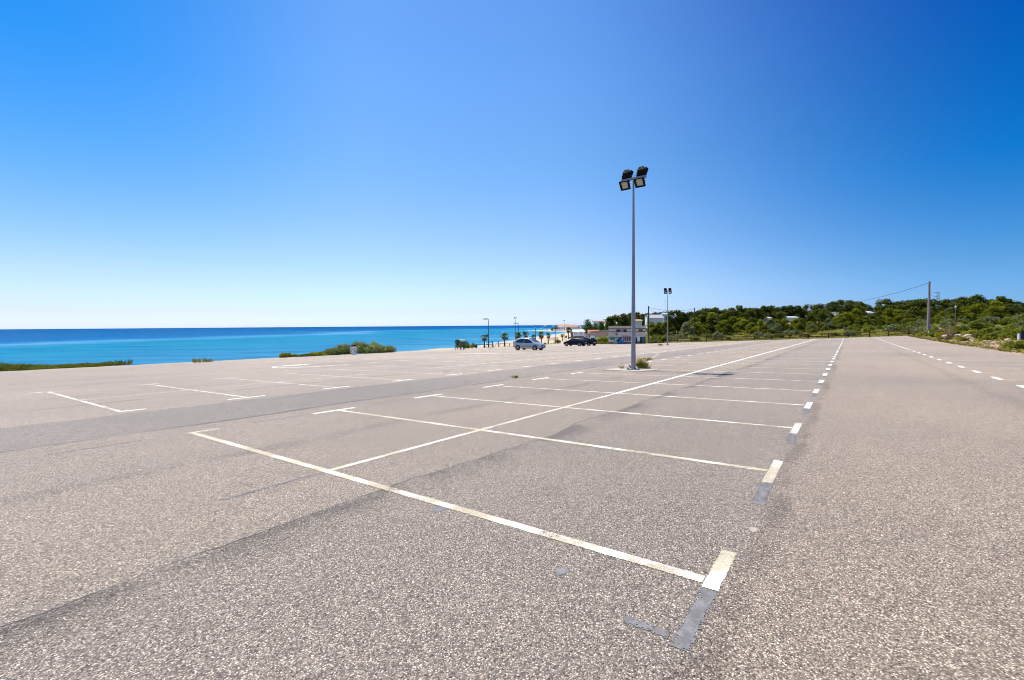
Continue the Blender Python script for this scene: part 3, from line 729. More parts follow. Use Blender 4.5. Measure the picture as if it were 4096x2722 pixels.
P3 = [(-1.92, .42, .80, .84, .68, .72, .70, .58), (-1.86, .34, .94, 1.04, .80, .82, .80, .60), (-1.62, .27, .98, 1.40, .83, .85, .82, .56), (-1.2, .24, .97, 1.49, .83, .85, .83, .58), (-.3, .22, .95, 1.52, .83, .85, .83, .59),
      (.35, .22, .93, 1.46, .83, .85, .83, .58), (1.0, .22, .92, 1.06, .83, .85, .80, .64), (1.2, .22, .90, .98, .83, .85, .78, .66), (1.65, .24, .78, .84, .78, .80, .72, .56), (1.85, .28, .64, .70, .68, .72, .62, .48), (1.93, .34, .5, .54, .54, .58, .5, .4)]
car3, _, _ = make_car('parked_car', P3, 3.85, blackp, (-1.22, 1.22), .31,
    [([(-1.4, 1.03), (-.40, 1.0)], [(-1.4, 1.05), (-1.1, 1.32), (-.40, 1.41)]), ([(-.34, 1.0), (.80, .96)], [(-.34, 1.41), (.2, 1.36), (.80, .98)])],
    (.42, 1.0), (-1.80, -1.66), 0, {'handles': (-.05,), 'hz': .87})
for s in (-1, 1):
    MB().box((1.73, s * .58, .70), (.24, .22, .12), s * -.45).build('headlight', head_glass, car3)
    MB().box((-1.83, s * .68, 1.0), (.13, .20, .24), s * .25).build('tail_light', tail_red, car3)
MB().box((-1.935, 0, .62), (.03, .5, .11)).build('number_plate', plate_m, car3)
MB().box((-1.90, 0, .48), (.10, 1.38, .14)).build('rear_bumper', trim_m, car3)
x, y = uv2xy(77.6, 39.9); car3.location = (float(x), float(y), zs(77.6, 39.9) + .005); car3.rotation_euler = (0, 0, R(180 - 36.5 - 12))
tag(car3, 'black hatchback behind the dark blue car, red tail lamp showing', 'car', 'cars parked by the beach')

# ------------------------------------------------------------------ rubbish container behind its low rail
green_pl = noisy('green_plastic', (.030, .125, .062), (.022, .095, .050), 2.0, .55, 4, 0, 0, .35)
lid_pl = noisy('highlit_green_lid', (.26, .38, .30), (.20, .32, .25), 3.0, .4)  # paler than the body: the highlight on the lid is put into its colour
dp = empty('rubbish_container', (0, 0, 0))
bd = MB(); z0, z1 = .26, 1.05
lo = [(-.56, -.40, z0), (.56, -.40, z0), (.56, .40, z0), (-.56, .40, z0)]; hi = [(-.68, -.52, z1), (.68, -.52, z1), (.68, .52, z1), (-.68, .52, z1)]
bd.add(lo + hi, [(3, 2, 1, 0), (4, 5, 6, 7), (0, 1, 5, 4), (1, 2, 6, 5), (2, 3, 7, 6), (3, 0, 4, 7)])
bd.box((0, -.545, 1.03), (1.44, .05, .08)); bd.box((0, .545, 1.03), (1.44, .05, .08)); bd.box((-.705, 0, 1.03), (.05, 1.04, .08)); bd.box((.705, 0, 1.03), (.05, 1.04, .08))
for xx in (-.35, 0, .35): bd.box((xx, -.475, .66), (.05, .03, .72), 0, None, Matrix.Rotation(R(-8.6), 4, 'X'))
bd.build('container_body', green_pl, dp)
ld = MB(); arc = [(-.56 * math.cos(a), 1.075 + .40 * math.sin(a)) for a in np.linspace(0, math.pi, 15)]
Ml = Matrix.Rotation(math.pi / 2, 4, 'Z')
ld.prism(arc, -.70, .70, Ml)
ld.build('lid', lid_pl, dp)
for s in (-1, 1): MB().prism([(x_ * 1.03, z_ + .01) for x_, z_ in arc], s * .715 - .012, s * .715 + .012, Ml).build('lid_end', green_pl, dp)
ep = MB(); # dark opening and mark on the end face
ep.lathe([(0, .0), (.15, .0), (.15, -.012)], 18, Matrix.Translation((-.748, -.08, 1.10)) @ Matrix.Rotation(-math.pi / 2, 4, 'Y'), False)
ep.lathe([(0, .0), (.17, .0), (.17, -.012)], 18, Matrix.Translation((-.672, .02, .74)) @ Matrix.Rotation(-math.pi / 2 - .15, 4, 'Y'), False)
ep.build('end_emblem', mat('dark_green_mark', (.006, .022, .014), .6), dp)
for sx in (-1, 1):
    for sy in (-1, 1):
        w = empty('caster', (sx * .44, sy * .32, 0)); w.parent = dp
        MB().lathe([(.02, -.03), (.085, -.03), (.10, -.015), (.10, .015), (.085, .03), (.02, .03)], 14, Matrix.Translation((0, 0, .10)) @ Matrix.Rotation(math.pi / 2, 4, 'X')).build('wheel', rubber, w)
        MB().box((.03, 0, .20), (.05, .09, .14)).build('fork', dark_metal, w)
dx, dy = at(1842, 68.5); dz = zg(dx, dy)
U_d, V_d = xy2uv(dx, dy)
dp.location = (dx, dy, dz + .02); dp.rotation_euler = (0, 0, R(56)); tag(dp, 'green wheeled rubbish container with rounded lid behind a low timber rail', 'rubbish container')

# ------------------------------------------------------------------ timber fences
def rail_fence(name, pts, ph, rails, label, cat='fence', group=None, pr=.055, rr=.045, post_m=None, rail_m=None, zbase=None, extra=None):
    """pts: posts in world xy; rails: heights"""
    P = [Vector((x_, y_, (zg(x_, y_) if zbase is None else zbase(x_, y_)))) for x_, y_ in pts]
    t = empty(name, P[0])
    o0 = P[0]
    for p in P:
        mb = MB().tube([p - o0 - Vector((0, 0, .25)), p - o0 + Vector((0, 0, ph))], pr, 8); mb.build('post', post_m or wood_dark, t)
    for rh in rails:
        mb = MB().tube([p - o0 + Vector((0, 0, rh)) for p in P], rr, 8); mb.build('rail', rail_m or wood, t)
    if extra:
        for a, b in extra: MB().tube([Vector(a) - o0, Vector(b) - o0], rr, 8).build('brace', wood_dark, t)
    return tag(t, label, cat, group)
def lotz(x_, y_):
    u, v = xy2uv(x_, y_); return zs(u, v)
A_ = lambda px, Y: at(px, Y)
GR = 'timber rail fences by the beach'
rail_fence('rail_fence', [A_(1819.5, 66.6), A_(1852.5, 67.3)], .66, [.56], 'short one-bar timber rail in front of the green container', 'fence', GR)
rail_fence('rail_fence', [A_(1861, 73.5), A_(1904, 74.5), A_(1952, 77.5), A_(1972, 79)], .62, [.55], 'long one-bar timber rail running behind the bushes to the palm', 'fence', GR)
def p3(px, Y, h): x_, y_ = at(px, Y); return (x_, y_, zg(x_, y_) + h)
rail_fence('stair_railing', [A_(1954.5, 80), A_(1968.5, 81)], 1.02, [.88, .2], 'timber gate frame with slanting handrail by the first street lamp', 'railing', GR, .075, .04, extra=[(p3(1955, 80, .72), p3(1941, 79, .12))])
rail_fence('stair_railing', [A_(1992.5, 81.5)], 1.02, [], 'single timber post with a handrail slanting down left, near the second palm', 'railing', GR, .075, .04, extra=[(p3(1992, 81.5, .86), p3(1975, 80.5, .05))])
rail_fence('rail_fence', [A_(1999, 84), A_(2038, 86), A_(2055, 87), A_(2076, 88.5)], .74, [.62], 'low timber rail left of the silver car', 'fence', GR)
pts = [A_(2150 + 6.4 * k, 100 + .6 * k) for k in range(8)]
rail_fence('picket_fence', pts, .80, [.62, .30], 'dark close-set timber fence straight along the sand right of the silver car', 'fence', GR, .06, .03)
pts = [A_(2202 + 5.4 * k, 105.5 + 2.0 * k) for k in range(8)]
rail_fence('picket_fence', pts, .82, [.62, .30], 'dark close-set timber fence slanting towards the dark blue car', 'fence', GR, .06, .03)
pts = [A_(2199 + 4.6 * k, 150 + 1.5 * k) for k in range(8)]
rail_fence('picket_fence', pts, .95, [.8], 'farthest dark picket fence standing on the pale sand', 'fence', GR, .07, .035)
# long brown fence along the far end
fence_brown = noisy('fence_brown', (.10, .042, .024), (.065, .028, .017), 4, .85)
FU = 114.6
far = [uv2xy(FU, v) for v in np.arange(37.4, 3.3, -3.4)]
far = [(float(a), float(b)) for a, b in far]
rail_fence('rail_fence', far, 1.02, [.96, .42], 'left half of the long brown two-bar fence behind the second floodlight pole', 'fence', 'brown rail fences at the far end', .075, .072, rail_m=fence_brown, zbase=lotz)
far = [(float(a), float(b)) for a, b in [uv2xy(FU, v) for v in np.arange(3.3, -3.4, -3.3)]]
rail_fence('rail_fence', far, 1.02, [.96, .42], 'middle run of the brown fence, where it ends before a one-bar gap', 'fence', 'brown rail fences at the far end', .075, .072, rail_m=fence_brown, zbase=lotz)
far = [(float(a), float(b)) for a, b in [uv2xy(FU - .4, v) for v in np.arange(-6.2, -13, -3.0)]]
rail_fence('rail_fence', far, 1.02, [.96, .42], 'last short run of brown fence at the far right corner', 'fence', 'brown rail fences at the far end', .075, .072, rail_m=fence_brown, zbase=lotz)
gp = [(float(a), float(b)) for a, b in [uv2xy(FU, -3.3), uv2xy(FU - .3, -6.05)]]
t = empty('fence_bar', (gp[0][0], gp[0][1], lotz(*gp[0]))); MB().tube([(0, 0, .96), (gp[1][0] - gp[0][0], gp[1][1] - gp[0][1], lotz(*gp[1]) - lotz(*gp[0]) + .98)], .05, 8).build('rail', wood, t)
tag(t, 'single top bar bridging the gap in the brown fence', 'fence bar')
# little posts on the verge by the notice board
for k, px in enumerate((2355, 2386, 2404, 2423)):
    x_, y_ = at(px, 103); o = MB().tube([(0, 0, -.2), (0, 0, .45), (.02, 0, .62)], [.07, .065, .05], 8).build('verge_post', wood_dark)
    o.location = (x_, y_, zg(x_, y_)); tag(o, 'short dark timber post in the weeds beside the notice board', 'post', 'short verge posts')

# ------------------------------------------------------------------ street lamps along the beach
def make_lamp(h, kind='arm'):
    t = empty('street_lamp', (0, 0, 0))
    MB().tube([(0, 0, -.2), (0, 0, 1.0), (0, 0, h)], [.085, .07, .05], 10).build('pole', dark_metal, t)
    if kind == 'arm':
        MB().tube([(0, 0, h - .04), (-.35, 0, h + .02)], .03, 6).build('arm', dark_metal, t)
        hd = MB(); hd.prism([(-1.0, h + .02), (-.95, h + .12), (-.55, h + .19), (-.02, h + .16), (.06, h + .06), (-.1, h - .02), (-.6, h - .05), (-.95, h - .03)], -.19, .19); hd.build('lamp_head', white_paint, t)
        MB().box((-.5, 0, h - .062), (.5, .2, .02)).build('lamp_glass', lamp_glass, t)
    else:
        hd = MB()
        for a in (0, 2.1, 4.2): hd.box((.28 * math.cos(a), .28 * math.sin(a), h + .05), (.34, .30, .16), a, None, Matrix.Rotation(a, 4, 'Z') @ Matrix.Rotation(R(-28), 4, 'Y'))
        hd.build('lamp_head', dark_metal, t)
        MB().box((0, 0, h - .02), (.3, .3, .05)).build('bracket', dark_metal, t)
    return t
GL = 'street lamps along the beach'
l0 = make_lamp(5.0)
for k, (px, Y, top, lab) in enumerate(((1953.5, 79.5, 1276, 'nearest dark street lamp with white head, beside the first palm'), (2073, 98, 1293, 'white-headed street lamp behind the roof of the silver car'), (2142, 107, 1301, 'white-headed street lamp right above the silver car bonnet'),
                                  (2188, 117, 1304, 'white-headed street lamp at a shaggy palm in mid beach'), (2221.5, 124, 1304.5, 'white-headed street lamp nearest the headland houses, left of the dark cars'))):
    o = l0 if k == 0 else copy_tree(l0); x_, y_ = at(px, Y); z_ = zg(x_, y_)
    s_ = (ztop(px, top, Y) - z_) / 5.1; o.location = (x_, y_, z_); o.scale = (s_, s_, s_); tag(o, lab, 'street lamp', GL)
l1 = make_lamp(8.0, 'mast')
for k, (px, Y, top, lab) in enumerate(((2061, 104, 1271, 'taller dark lamp mast with a cluster head, left above the silver car'), (2256.5, 158, 1281, 'dark lamp mast with fork head in front of the headland houses'))):
    o = l1 if k == 0 else copy_tree(l1); x_, y_ = at(px, Y); z_ = zg(x_, y_)
    s_ = (ztop(px, top, Y) - z_) / 8.15; o.location = (x_, y_, z_); o.scale = (s_, s_, s_); o['label'] = lab; o['category'] = 'lamp mast'; o['group'] = 'lamp masts'; o.name = 'lamp_mast'

# ------------------------------------------------------------------ litter bin and notice board
binm = noisy('white_bin', (.86, .85, .88), (.74, .73, .77), 3, .7)
def text(s, size, m, name, parent, loc, rot, ext=.003):
    cu = bpy.data.curves.new(name, 'FONT'); cu.body = s; cu.size = size; cu.extrude = ext; cu.align_x = 'CENTER'; cu.align_y = 'CENTER'; cu.space_character = 1.05; cu.offset = size * .018
    tmp = bpy.data.objects.new(name, cu); me_ = bpy.data.meshes.new_from_object(tmp); bpy.data.objects.remove(tmp); bpy.data.curves.remove(cu)
    me_.materials.clear(); me_.materials.append(m)
    o = bpy.data.objects.new(name, me_); col.objects.link(o); o.parent = parent; o.location = loc; o.rotation_euler = rot; return o
t = empty('litter_bin', (0, 0, 0))
MB().add([(-.29, -.29, .0), (.29, -.29, .0), (.29, .29, .0), (-.29, .29, .0), (-.33, -.33, .92), (.33, -.33, .92), (.33, .33, .92), (-.33, .33, .92)], [(3, 2, 1, 0), (4, 5, 6, 7), (0, 1, 5, 4), (1, 2, 6, 5), (2, 3, 7, 6), (3, 0, 4, 7)]).build('bin_body', binm, t)
lm = MB().box((0, 0, .98), (.70, .70, .09)); lm.prism([(-.12, 1.02), (.33, 1.02), (.33, 1.10), (.15, 1.12)], -.34, .34); lm.build('lid', black_metal, t)
gm1 = mat('black_marker', (.03, .03, .035), .7)
text('YO EL', .215, gm1, 'graffiti_lettering', t, (0, -.333, .68), (R(90 - 2.5), 0, 0)); text('S . V7', .235, gm1, 'graffiti_lettering', t, (.02, -.322, .40), (R(90 - 2.5), 0, 0))
x_, y_ = at(1413, 52.3); t.location = (x_, y_, zg(x_, y_) - .02); t.rotation_euler = (R(-2), R(-3), R(16)); tag(t, 'white litter bin with black lid and scrawled letters in front of the big bush', 'litter bin')
t = empty('notice_board', (0, 0, 0))
for s in (-1, 1): MB().box((s * .62, 0, 1.05), (.13, .13, 2.5)).build('post', wood_dark, t)
MB().box((0, 0, 2.27), (1.11, .08, .07)).build('frame', wood_dark, t)
MB().box((0, -.01, 1.40), (1.10, .05, 1.62)).build('panel', mat('pale_panel', (.60, .72, .68), .5), t)
bp = MB(); bp.box((0, -.045, 2.09), (.98, .012, .16)); bp.box((-.22, -.045, 1.55), (.34, .012, .55)); bp.box((.25, -.045, 1.66), (.36, .012, .30)); bp.box((.2, -.045, 1.22), (.5, .012, .22)); bp.box((-.28, -.045, .95), (.30, .012, .24))
bp.build('map_print', mat('turquoise_print', (.20, .48, .50), .5), t)
x_, y_ = at(2369, 103.5); t.location = (x_, y_, zg(x_, y_)); t.rotation_euler = (0, 0, R(-4)); tag(t, 'notice board with pale turquoise panel on two dark posts left of the graffiti hut', 'notice board')

# ------------------------------------------------------------------ graffiti-covered block hut
hut = empty('utility_hut', (0, 0, 0))
blockw = mat('pale_block_wall', (.36, .33, .28), .9); N = NB(blockw); tc = N.n('ShaderNodeTexCoord'); Pv = tc.outputs['Object']
br = N.n('ShaderNodeTexBrick', Scale=1.0); br.offset = .5
sp3 = N.n('ShaderNodeSeparateXYZ'); N.l(Pv, sp3.inputs[0]); cb = N.n('ShaderNodeCombineXYZ'); N.l(N.math('ADD', sp3.outputs[0], sp3.outputs[1]), cb.inputs[0]); N.l(sp3.outputs[2], cb.inputs[1]); N.l(cb.outputs[0], br.inputs['Vector'])
br.inputs['Color1'].default_value = (.50, .455, .39, 1); br.inputs['Color2'].default_value = (.43, .39, .335, 1); br.inputs['Mortar'].default_value = (.36, .33, .28, 1)
br.inputs['Brick Width'].default_value = .42; br.inputs['Row Height'].default_value = .2; br.inputs['Mortar Size'].default_value = .012
N.l(N.mix(N.ss(N.noise(Pv, 1.2, 5), .4, .7, 0, .5), br.outputs[0], (.48, .43, .35)), N.b.inputs['Base Color'])
band_m = noisy('brown_course', (.20, .12, .10), (.155, .095, .08), 4, .9)
HW, HD, HH = 8.1, 3.6, 3.95
MB().box((0, HD / 2, HH / 2 - .1), (HW, HD, HH + .2)).build('wall', blockw, hut)
MB().box((0, HD / 2, HH + .02), (HW + .16, HD + .16, .05)).build('roof', concrete, hut)
for z_, h_ in ((3.42, .17), (2.72, .16), (1.45, .16), (.22, .44)):
    m_ = MB(); m_.box((0, -.02, z_), (HW + .04, .05, h_)); m_.box((-HW/2 - .005, HD/2, z_), (.05, HD + .01, h_)); m_.box((HW/2 + .005, HD/2, z_), (.05, HD + .01, h_)); m_.build('brick_course', band_m, hut)
voidm = mat('dark_opening', (.012, .015, .02), .6)
for xw, w_, m_ in ((-1.92, .80, voidm), (-1.15, .70, mat('grey_shutter', (.17, .18, .19), .6)), (-.42, .70, voidm), (2.95, .85, mat('blue_grey_shutter', (.055, .06, .08), .6))):
    MB().box((xw, -.025, 2.985), (w_, .07, .50)).build('vent_window', m_, hut)
MB().box((2.05, -.03, .80), (.34, .08, 1.40)).build('doorway', voidm, hut)
MB().box((3.02, -.03, .80), (.42, .08, 1.50)).build('doorway', voidm, hut)
def paintpatch(pts, y_, c, nm='graffiti'):
    m_ = MB(); m_.add([(a, y_, b_) for a, b_ in pts] + [(a, y_ + .02, b_) for a, b_ in pts], [tuple(range(len(pts)))[::-1]] + [(i, (i+1) % len(pts), (i+1) % len(pts) + len(pts), i + len(pts)) for i in range(len(pts))])
    m_.build(nm, mat('spray_paint', c, .6), hut)
X = lambda a: (a - 1095) / 2060 * HW            # photo crop columns across the wall
Zc = lambda b_: (1075 - b_) / 970 * HH
def pp(lst, y_, c): paintpatch([(X(a), Zc(b_)) for a, b_ in lst], y_, c)
pp([(115, 730), (420, 715), (435, 860), (150, 865)], -.055, (.01, .20, .13))
pp([(470, 790), (520, 745), (590, 770), (600, 850), (530, 880), (480, 850)], -.055, (.20, .46, .40))
pp([(480, 880), (600, 800), (700, 700), (820, 685), (850, 900), (1080, 960), (960, 1030), (620, 1045), (560, 930)], -.057, (.008, .035, .13))
pp([(690, 800), (740, 770), (820, 800), (830, 930), (1060, 965), (900, 1025), (640, 1030), (630, 940), (700, 880)], -.062, (.012, .15, .45))
pp([(812, 700), (825, 670), (1900, 670), (1800, 930), (1300, 960), (1150, 930), (900, 950), (830, 890)], -.060, (.62, .62, .64))
for k, (a0, a1) in enumerate(((840, 955), (965, 1055), (1065, 1160), (1170, 1275), (1285, 1390), (1400, 1560))):
    pp([(a0, 690), (a0 + 20, 665), (a1, 668), (a1 + 4, 780), (a1, 900 + 10 * (k % 2)), (a0 + 40, 925 - 12 * (k % 2)), (a0 + 5, 890)], -.066, ((.075, .014, .022), (.055, .012, .02))[k % 2])
text('BOBUS', .80, mat('pale_outline', (.24, .15, .18), .6), 'graffiti_lettering', hut, (X(1160), -.074, Zc(790)), (R(90), 0, 0), .002)
pp([(330, 470), (420, 445), (430, 530), (380, 560), (340, 520)], -.012, (.26, .20, .34)); pp([(470, 440), (600, 450), (590, 490), (500, 490)], -.014, (.24, .18, .32))
pp([(450, 520), (560, 490), (600, 560), (540, 620), (460, 590)], -.016, (.13, .115, .10)); pp([(185, 640), (330, 610), (420, 640), (400, 668), (190, 665)], -.012, (.27, .22, .34)); pp([(780, 620), (1000, 590), (1180, 570), (1180, 640), (800, 650)], -.014, (.33, .27, .36))
pp([(1640, 730), (1790, 700), (1790, 980), (1620, 1000)], -.056, (.20, .175, .15)); pp([(1905, 700), (2100, 690), (2110, 960), (1900, 960)], -.080, (.035, .10, .13))
ub = MB().box((X(440), -.22, .27), (.72, .36, .56)); ub.box((X(560), -.16, .25), (.28, .22, .50)); ub.build('meter_box', mat('grey_concrete_box', (.30, .27, .25), .9), hut)
hx, hy = uv2xy(97.2, 39.9); hut.location = (float(hx), float(hy), zs(97.2, 39.9) + .02)
hut.rotation_euler = (0, 0, R(-15)); tag(hut, 'pale block hut with brown courses and blue, red and green graffiti', 'hut')
# loose chippings on the tarmac
lg = MB(); r = random.Random(9)
for k in range(420):
    if k < 60: u, v = r.uniform(1.6, 9), r.uniform(-2.5, 9)
    elif k < 240: u, v = r.uniform(8, 60), r.choice((-8.5, 44.5, 45.5)) + r.uniform(-.4, .4)
    else: u, v = r.uniform(4, 40), r.uniform(-8, 40)
    q = r.uniform(.006, .014) * (1 if k < 60 else 1.8); c = Vector((u, v, zs(u, v) + q * .35)); a0 = r.uniform(0, 6.28)
    top = [c + Vector((q * math.cos(a0 + a) * r.uniform(.7, 1.1), q * math.sin(a0 + a) * r.uniform(.6, 1), 0)) for a in (0, 1.3, 2.6, 3.9, 5.1)]
    lg.add(top + [c + Vector((0, 0, q * .75))], [(0, 1, 5), (1, 2, 5), (2, 3, 5), (3, 4, 5), (4, 0, 5)])
o = lg.build('loose_grit', noisy('loose_stone', (.40, .36, .32), (.14, .13, .12), 3.0)); o.rotation_euler = (0, 0, RZ); tag(o, kind='stuff')
cm = Drape(.004); cm.poly([(94.3, 45.2), (95.0, 34.5), (96.4, 34.5), (96.2, 45.0)]); cm.build('concrete_pavement', noisy('pale_concrete', (.66, .63, .58), (.58, .55, .5), 3))
cm = Drape(.004); cm.poly([(80.5, 47), (84, 44.2), (94.5, 44.5), (92.5, 52)]); cm.build('grey_pavement', noisy('grey_concrete', (.44, .45, .48), (.38, .39, .42), 3))

# ================================================================== VEGETATION
rng = random.Random(11)
pine_leaf = leafmat('pine_needles', (.040, .055, .006), (.120, .132, .016), .36)
pine_leaf2 = leafmat('pine_needles_light', (.115, .13, .006), (.26, .265, .018), .45)
garden_leaf = leafmat('garden_leaves', (.055, .095, .012), (.13, .20, .035), .35)
olive_leaf = leafmat('grey_olive_leaves', (.115, .13, .045), (.25, .265, .115), .3)
mastic_leaf = leafmat('mastic_leaves', (.075, .095, .006), (.195, .21, .022), .42)
yellow_leaf = leafmat('broom_leaves', (.14, .15, .008), (.30, .29, .02), .4, warm=((.50, .42, .02), .85))
salt_leaf = leafmat('saltbush_leaves', (.095, .125, .022), (.36, .40, .15), .35, warm=((.19, .14, .085), .96))
verge_leaf = leafmat('verge_leaves', (.12, .135, .010), (.28, .27, .03), .45, warm=((.34, .24, .09), .80))
dry_leaf = leafmat('dry_stalks', (.26, .19, .09), (.42, .33, .17), .2)
brown_leaf = leafmat('brown_scrub', (.085, .060, .035), (.16, .115, .065), .2)
bark = noisy('grey_bark', (.14, .105, .08), (.08, .06, .045), 6, .9, 5, .4, 0, .2, (1, 1, .3))

def pine(kind, seed, leaf=None):
    r = random.Random(seed); t = empty('pine_tree', (0, 0, -50))
    H = 7.0; tk = MB(); cr = MB()
    lean = (r.uniform(-.4, .4), r.uniform(-.4, .4))
    base_h = {'umbrella': 2.6, 'round': 1.2, 'tall': 1.4, 'bushy': .1}[kind]
    P = [(0, 0, -.6), (lean[0]*.2, lean[1]*.2, base_h * .5), (lean[0]*.7, lean[1]*.7, base_h + .8), (lean[0], lean[1], H * .82)]
    tk.tube(P, [.24, .19, .14, .04], 7)
    W = {'umbrella': 3.2, 'round': 2.8, 'tall': 2.1, 'bushy': 3.6}[kind]
    n = {'umbrella': 15, 'round': 18, 'tall': 16, 'bushy': 22}[kind]
    for k in range(n):
        a = r.uniform(0, 6.283); f = (k + .5) / n
        z = base_h + (H - base_h) * (.18 + .80 * f) - .3
        prof = {'umbrella': math.sin(math.pi * min(1, .25 + .62 * f)), 'round': math.sin(math.pi * (.18 + .72 * f)), 'tall': (1.15 - f) * .95, 'bushy': math.cos(math.pi * .48 * f ** 1.4)}[kind]
        q = W * prof * r.uniform(.35, .82)
        c = (lean[0] * f + q * math.cos(a), lean[1] * f + q * math.sin(a), z)
        s_ = r.uniform(.75, 1.25) * (1.0 if kind != 'tall' else .85)
        cr.leaves(c, (1.15 * s_, 1.15 * s_, .72 * s_), 85, .26, 1.0, r, .8, .35)
        if k % 3 == 0: tk.tube([(lean[0]*.6, lean[1]*.6, base_h * .8 + .3), (c[0]*.55, c[1]*.55, (z + base_h) / 2), c], [.085, .06, .02], 5, False)
    cr.leaves((lean[0], lean[1], H - .75), (1.0, 1.0, .65), 90, .24, .4, r, .8, .3)
    tk.build('trunk', bark, t); cr.build('crown', leaf or (pine_leaf if kind != 'bushy' else pine_leaf2), t)
    return t
PINES = {k: [pine(k, 100 + 7 * i + j) for j in range(2)] for i, k in enumerate(('umbrella', 'round', 'tall', 'bushy'))}
PINES['olive'] = [pine('bushy', 171, olive_leaf), pine('bushy', 172, olive_leaf)]; PINES['dark'] = [pine('bushy', 181, pine_leaf), pine('round', 182, pine_leaf)]
NUM = ['leftmost', 'second from left', 'third from left', 'fourth from left', 'fifth from left', 'sixth from left', 'seventh from left', 'eighth from left', 'ninth from left']
MARK = [(2470, 'left of graffiti hut'), (2592, 'above graffiti hut'), (2668, 'by long white house'), (2766, 'by second floodlight pole'), (2868, 'by middle timber pole'),
        (3020, 'right of timber poles'), (3170, 'over fence middle'), (3300, 'by lattice mast'), (3440, 'right of lattice mast'), (3560, 'over fence gap'),
        (3700, 'left of concrete pole'), (3815, 'right of concrete pole'), (3930, 'right of thin pole'), (9999, 'at right edge')]
def mark(px): return next(m_ for p_, m_ in MARK if px < p_)
PLANTED = []           # (px, object, adjective, kind, where)
def relabel(lst):
    """every plant gets its own wording: look, place, and its order among its likes"""
    by = {}
    for px, o, adj, where in lst: by.setdefault((adj, where, mark(px)), []).append((px, o))
    for (adj, where, mk), g in by.items():
        g.sort(key=lambda q: q[0])
        for i, (px, o) in enumerate(g):
            if len(g) == 1: o['label'] = f'{adj} {where} {mk}'
            elif len(g) == 2: o['label'] = f'{("left", "right")[i]} {adj} of two {where} {mk}'
            else: o['label'] = f'{adj} {where} {mk}, {NUM[min(i, 8)] if i < len(g) - 1 else "rightmost"}'
SKY = [(2440, 1262), (2460, 1256), (2490, 1252), (2520, 1247), (2545, 1245), (2570, 1253), (2592, 1249), (2620, 1246), (2650, 1244), (2670, 1243), (2702, 1236), (2725, 1243), (2743, 1254), (2763, 1243), (2800, 1236), (2822, 1228), (2865, 1227), (2900, 1237), (2925, 1228), (2954, 1217), (2977, 1231), (2997, 1227), (3030, 1230),
       (3058, 1218), (3085, 1219), (3104, 1226), (3135, 1221), (3160, 1219), (3195, 1220), (3231, 1215), (3276, 1212), (3325, 1202), (3363, 1196), (3397, 1196), (3426, 1202), (3460, 1214), (3486, 1229), (3510, 1215), (3545, 1192), (3570, 1205), (3587, 1202), (3633, 1197), (3662, 1194), (3705, 1191), (3744, 1199), (3785, 1193), (3839, 1184), (3870, 1188), (3904, 1175),
       (3938, 1201), (3965, 1195), (3996, 1181), (4032, 1193), (4069, 1205), (4100, 1210), (4160, 1200)]
sx_ = [p[0] for p in SKY]; sy2 = [p[1] for p in SKY]
def plant_tree(px, ytop, hwant, kind, where, adj, group, Ymin=118, Ymax=330):
    best = None
    for Y in np.arange(Ymin, Ymax, 6.0):
        x_, y_ = at(px, Y); u, v = xy2uv(x_, y_)
        if (u < 124 and v > -18) : continue
        z_ = zg(x_, y_); h = ztop(px, ytop, Y) - z_
        if h < 1.2: continue
        sc_ = abs(h - hwant) + .004 * Y
        if best is None or sc_ < best[0]: best = (sc_, x_, y_, z_, h)
    if best is None: return None
    _, x_, y_, z_, h = best
    src = rng.choice(PINES[kind]); o = copy_tree(src)
    o.location = (x_, y_, z_ - .05); k = h / 7.25; kw = k * rng.uniform(.95, 1.25) if h < 8 else 1.05
    o.scale = (kw, kw, k); o.rotation_euler = (0, 0, rng.uniform(0, 6.28))
    tag(o, None, 'tree', group); TREES.append((px, o, adj, where)); return o
TREES = []
HOLES = [(2588, 2672, 1278, 215), (2540, 2570, 1286, 200), (3058, 3090, 1275, 172), (3160, 3196, 1272, 172), (3460, 3495, 1253, 178), (3340, 3358, 1252, 178), (3226, 3246, 1246, 176)]   # x0, x1, top allowed in front, keep tall trees beyond
def hole(px, yt, Ymin, half=26):
    for x0, x1, y_, Yb in HOLES:
        if x0 - half < px < x1 + half:
            if yt < y_: return yt, Yb
    return yt, Ymin
def lower(px, yt, half=22):
    for x0, x1, y_, Yb in HOLES:
        if x0 - half < px < x1 + half: yt = max(yt, y_)
    return yt
ADJ = {'umbrella': 'broad umbrella pine', 'round': 'round-headed dark pine', 'tall': 'narrow upright pine', 'bushy': 'low bushy green pine', 'olive': 'pale grey-green tree', 'dark': 'dark bushy tree'}
px = 2440
GS = 'pines on the wooded hillside'
for i in range(len(SKY)):
    px, yt = SKY[i]
    kind = rng.choice(['umbrella', 'umbrella', 'round', 'tall', 'round'])
    plant_tree(px, yt, 7.2, kind, 'on the skyline', ADJ[kind], GS, hole(px, yt, 150)[1])
px = 2452
while px < 4140:
    yt = float(np.interp(px, sx_, sy2)) + rng.uniform(9, 26)
    kind = rng.choice(['umbrella', 'round', 'bushy', 'dark', 'tall', 'umbrella']); plant_tree(px, yt, 6.0, kind, 'below the skyline', ADJ[kind], GS, hole(px, yt, 140)[1], 300)
    px += rng.uniform(24, 40)
px = 2600
while px < 4140:
    yt = float(np.interp(px, sx_, sy2)) + rng.uniform(30, 50); yt = min(yt, 1285)
    yt = lower(px, yt); kind = rng.choice(['bushy', 'bushy', 'dark', 'olive', 'dark', 'bushy']); plant_tree(px, yt, 4.6, kind, 'in mid wood', ADJ[kind], GS, 125, 230)
    px += rng.uniform(26, 42)
px = 2604
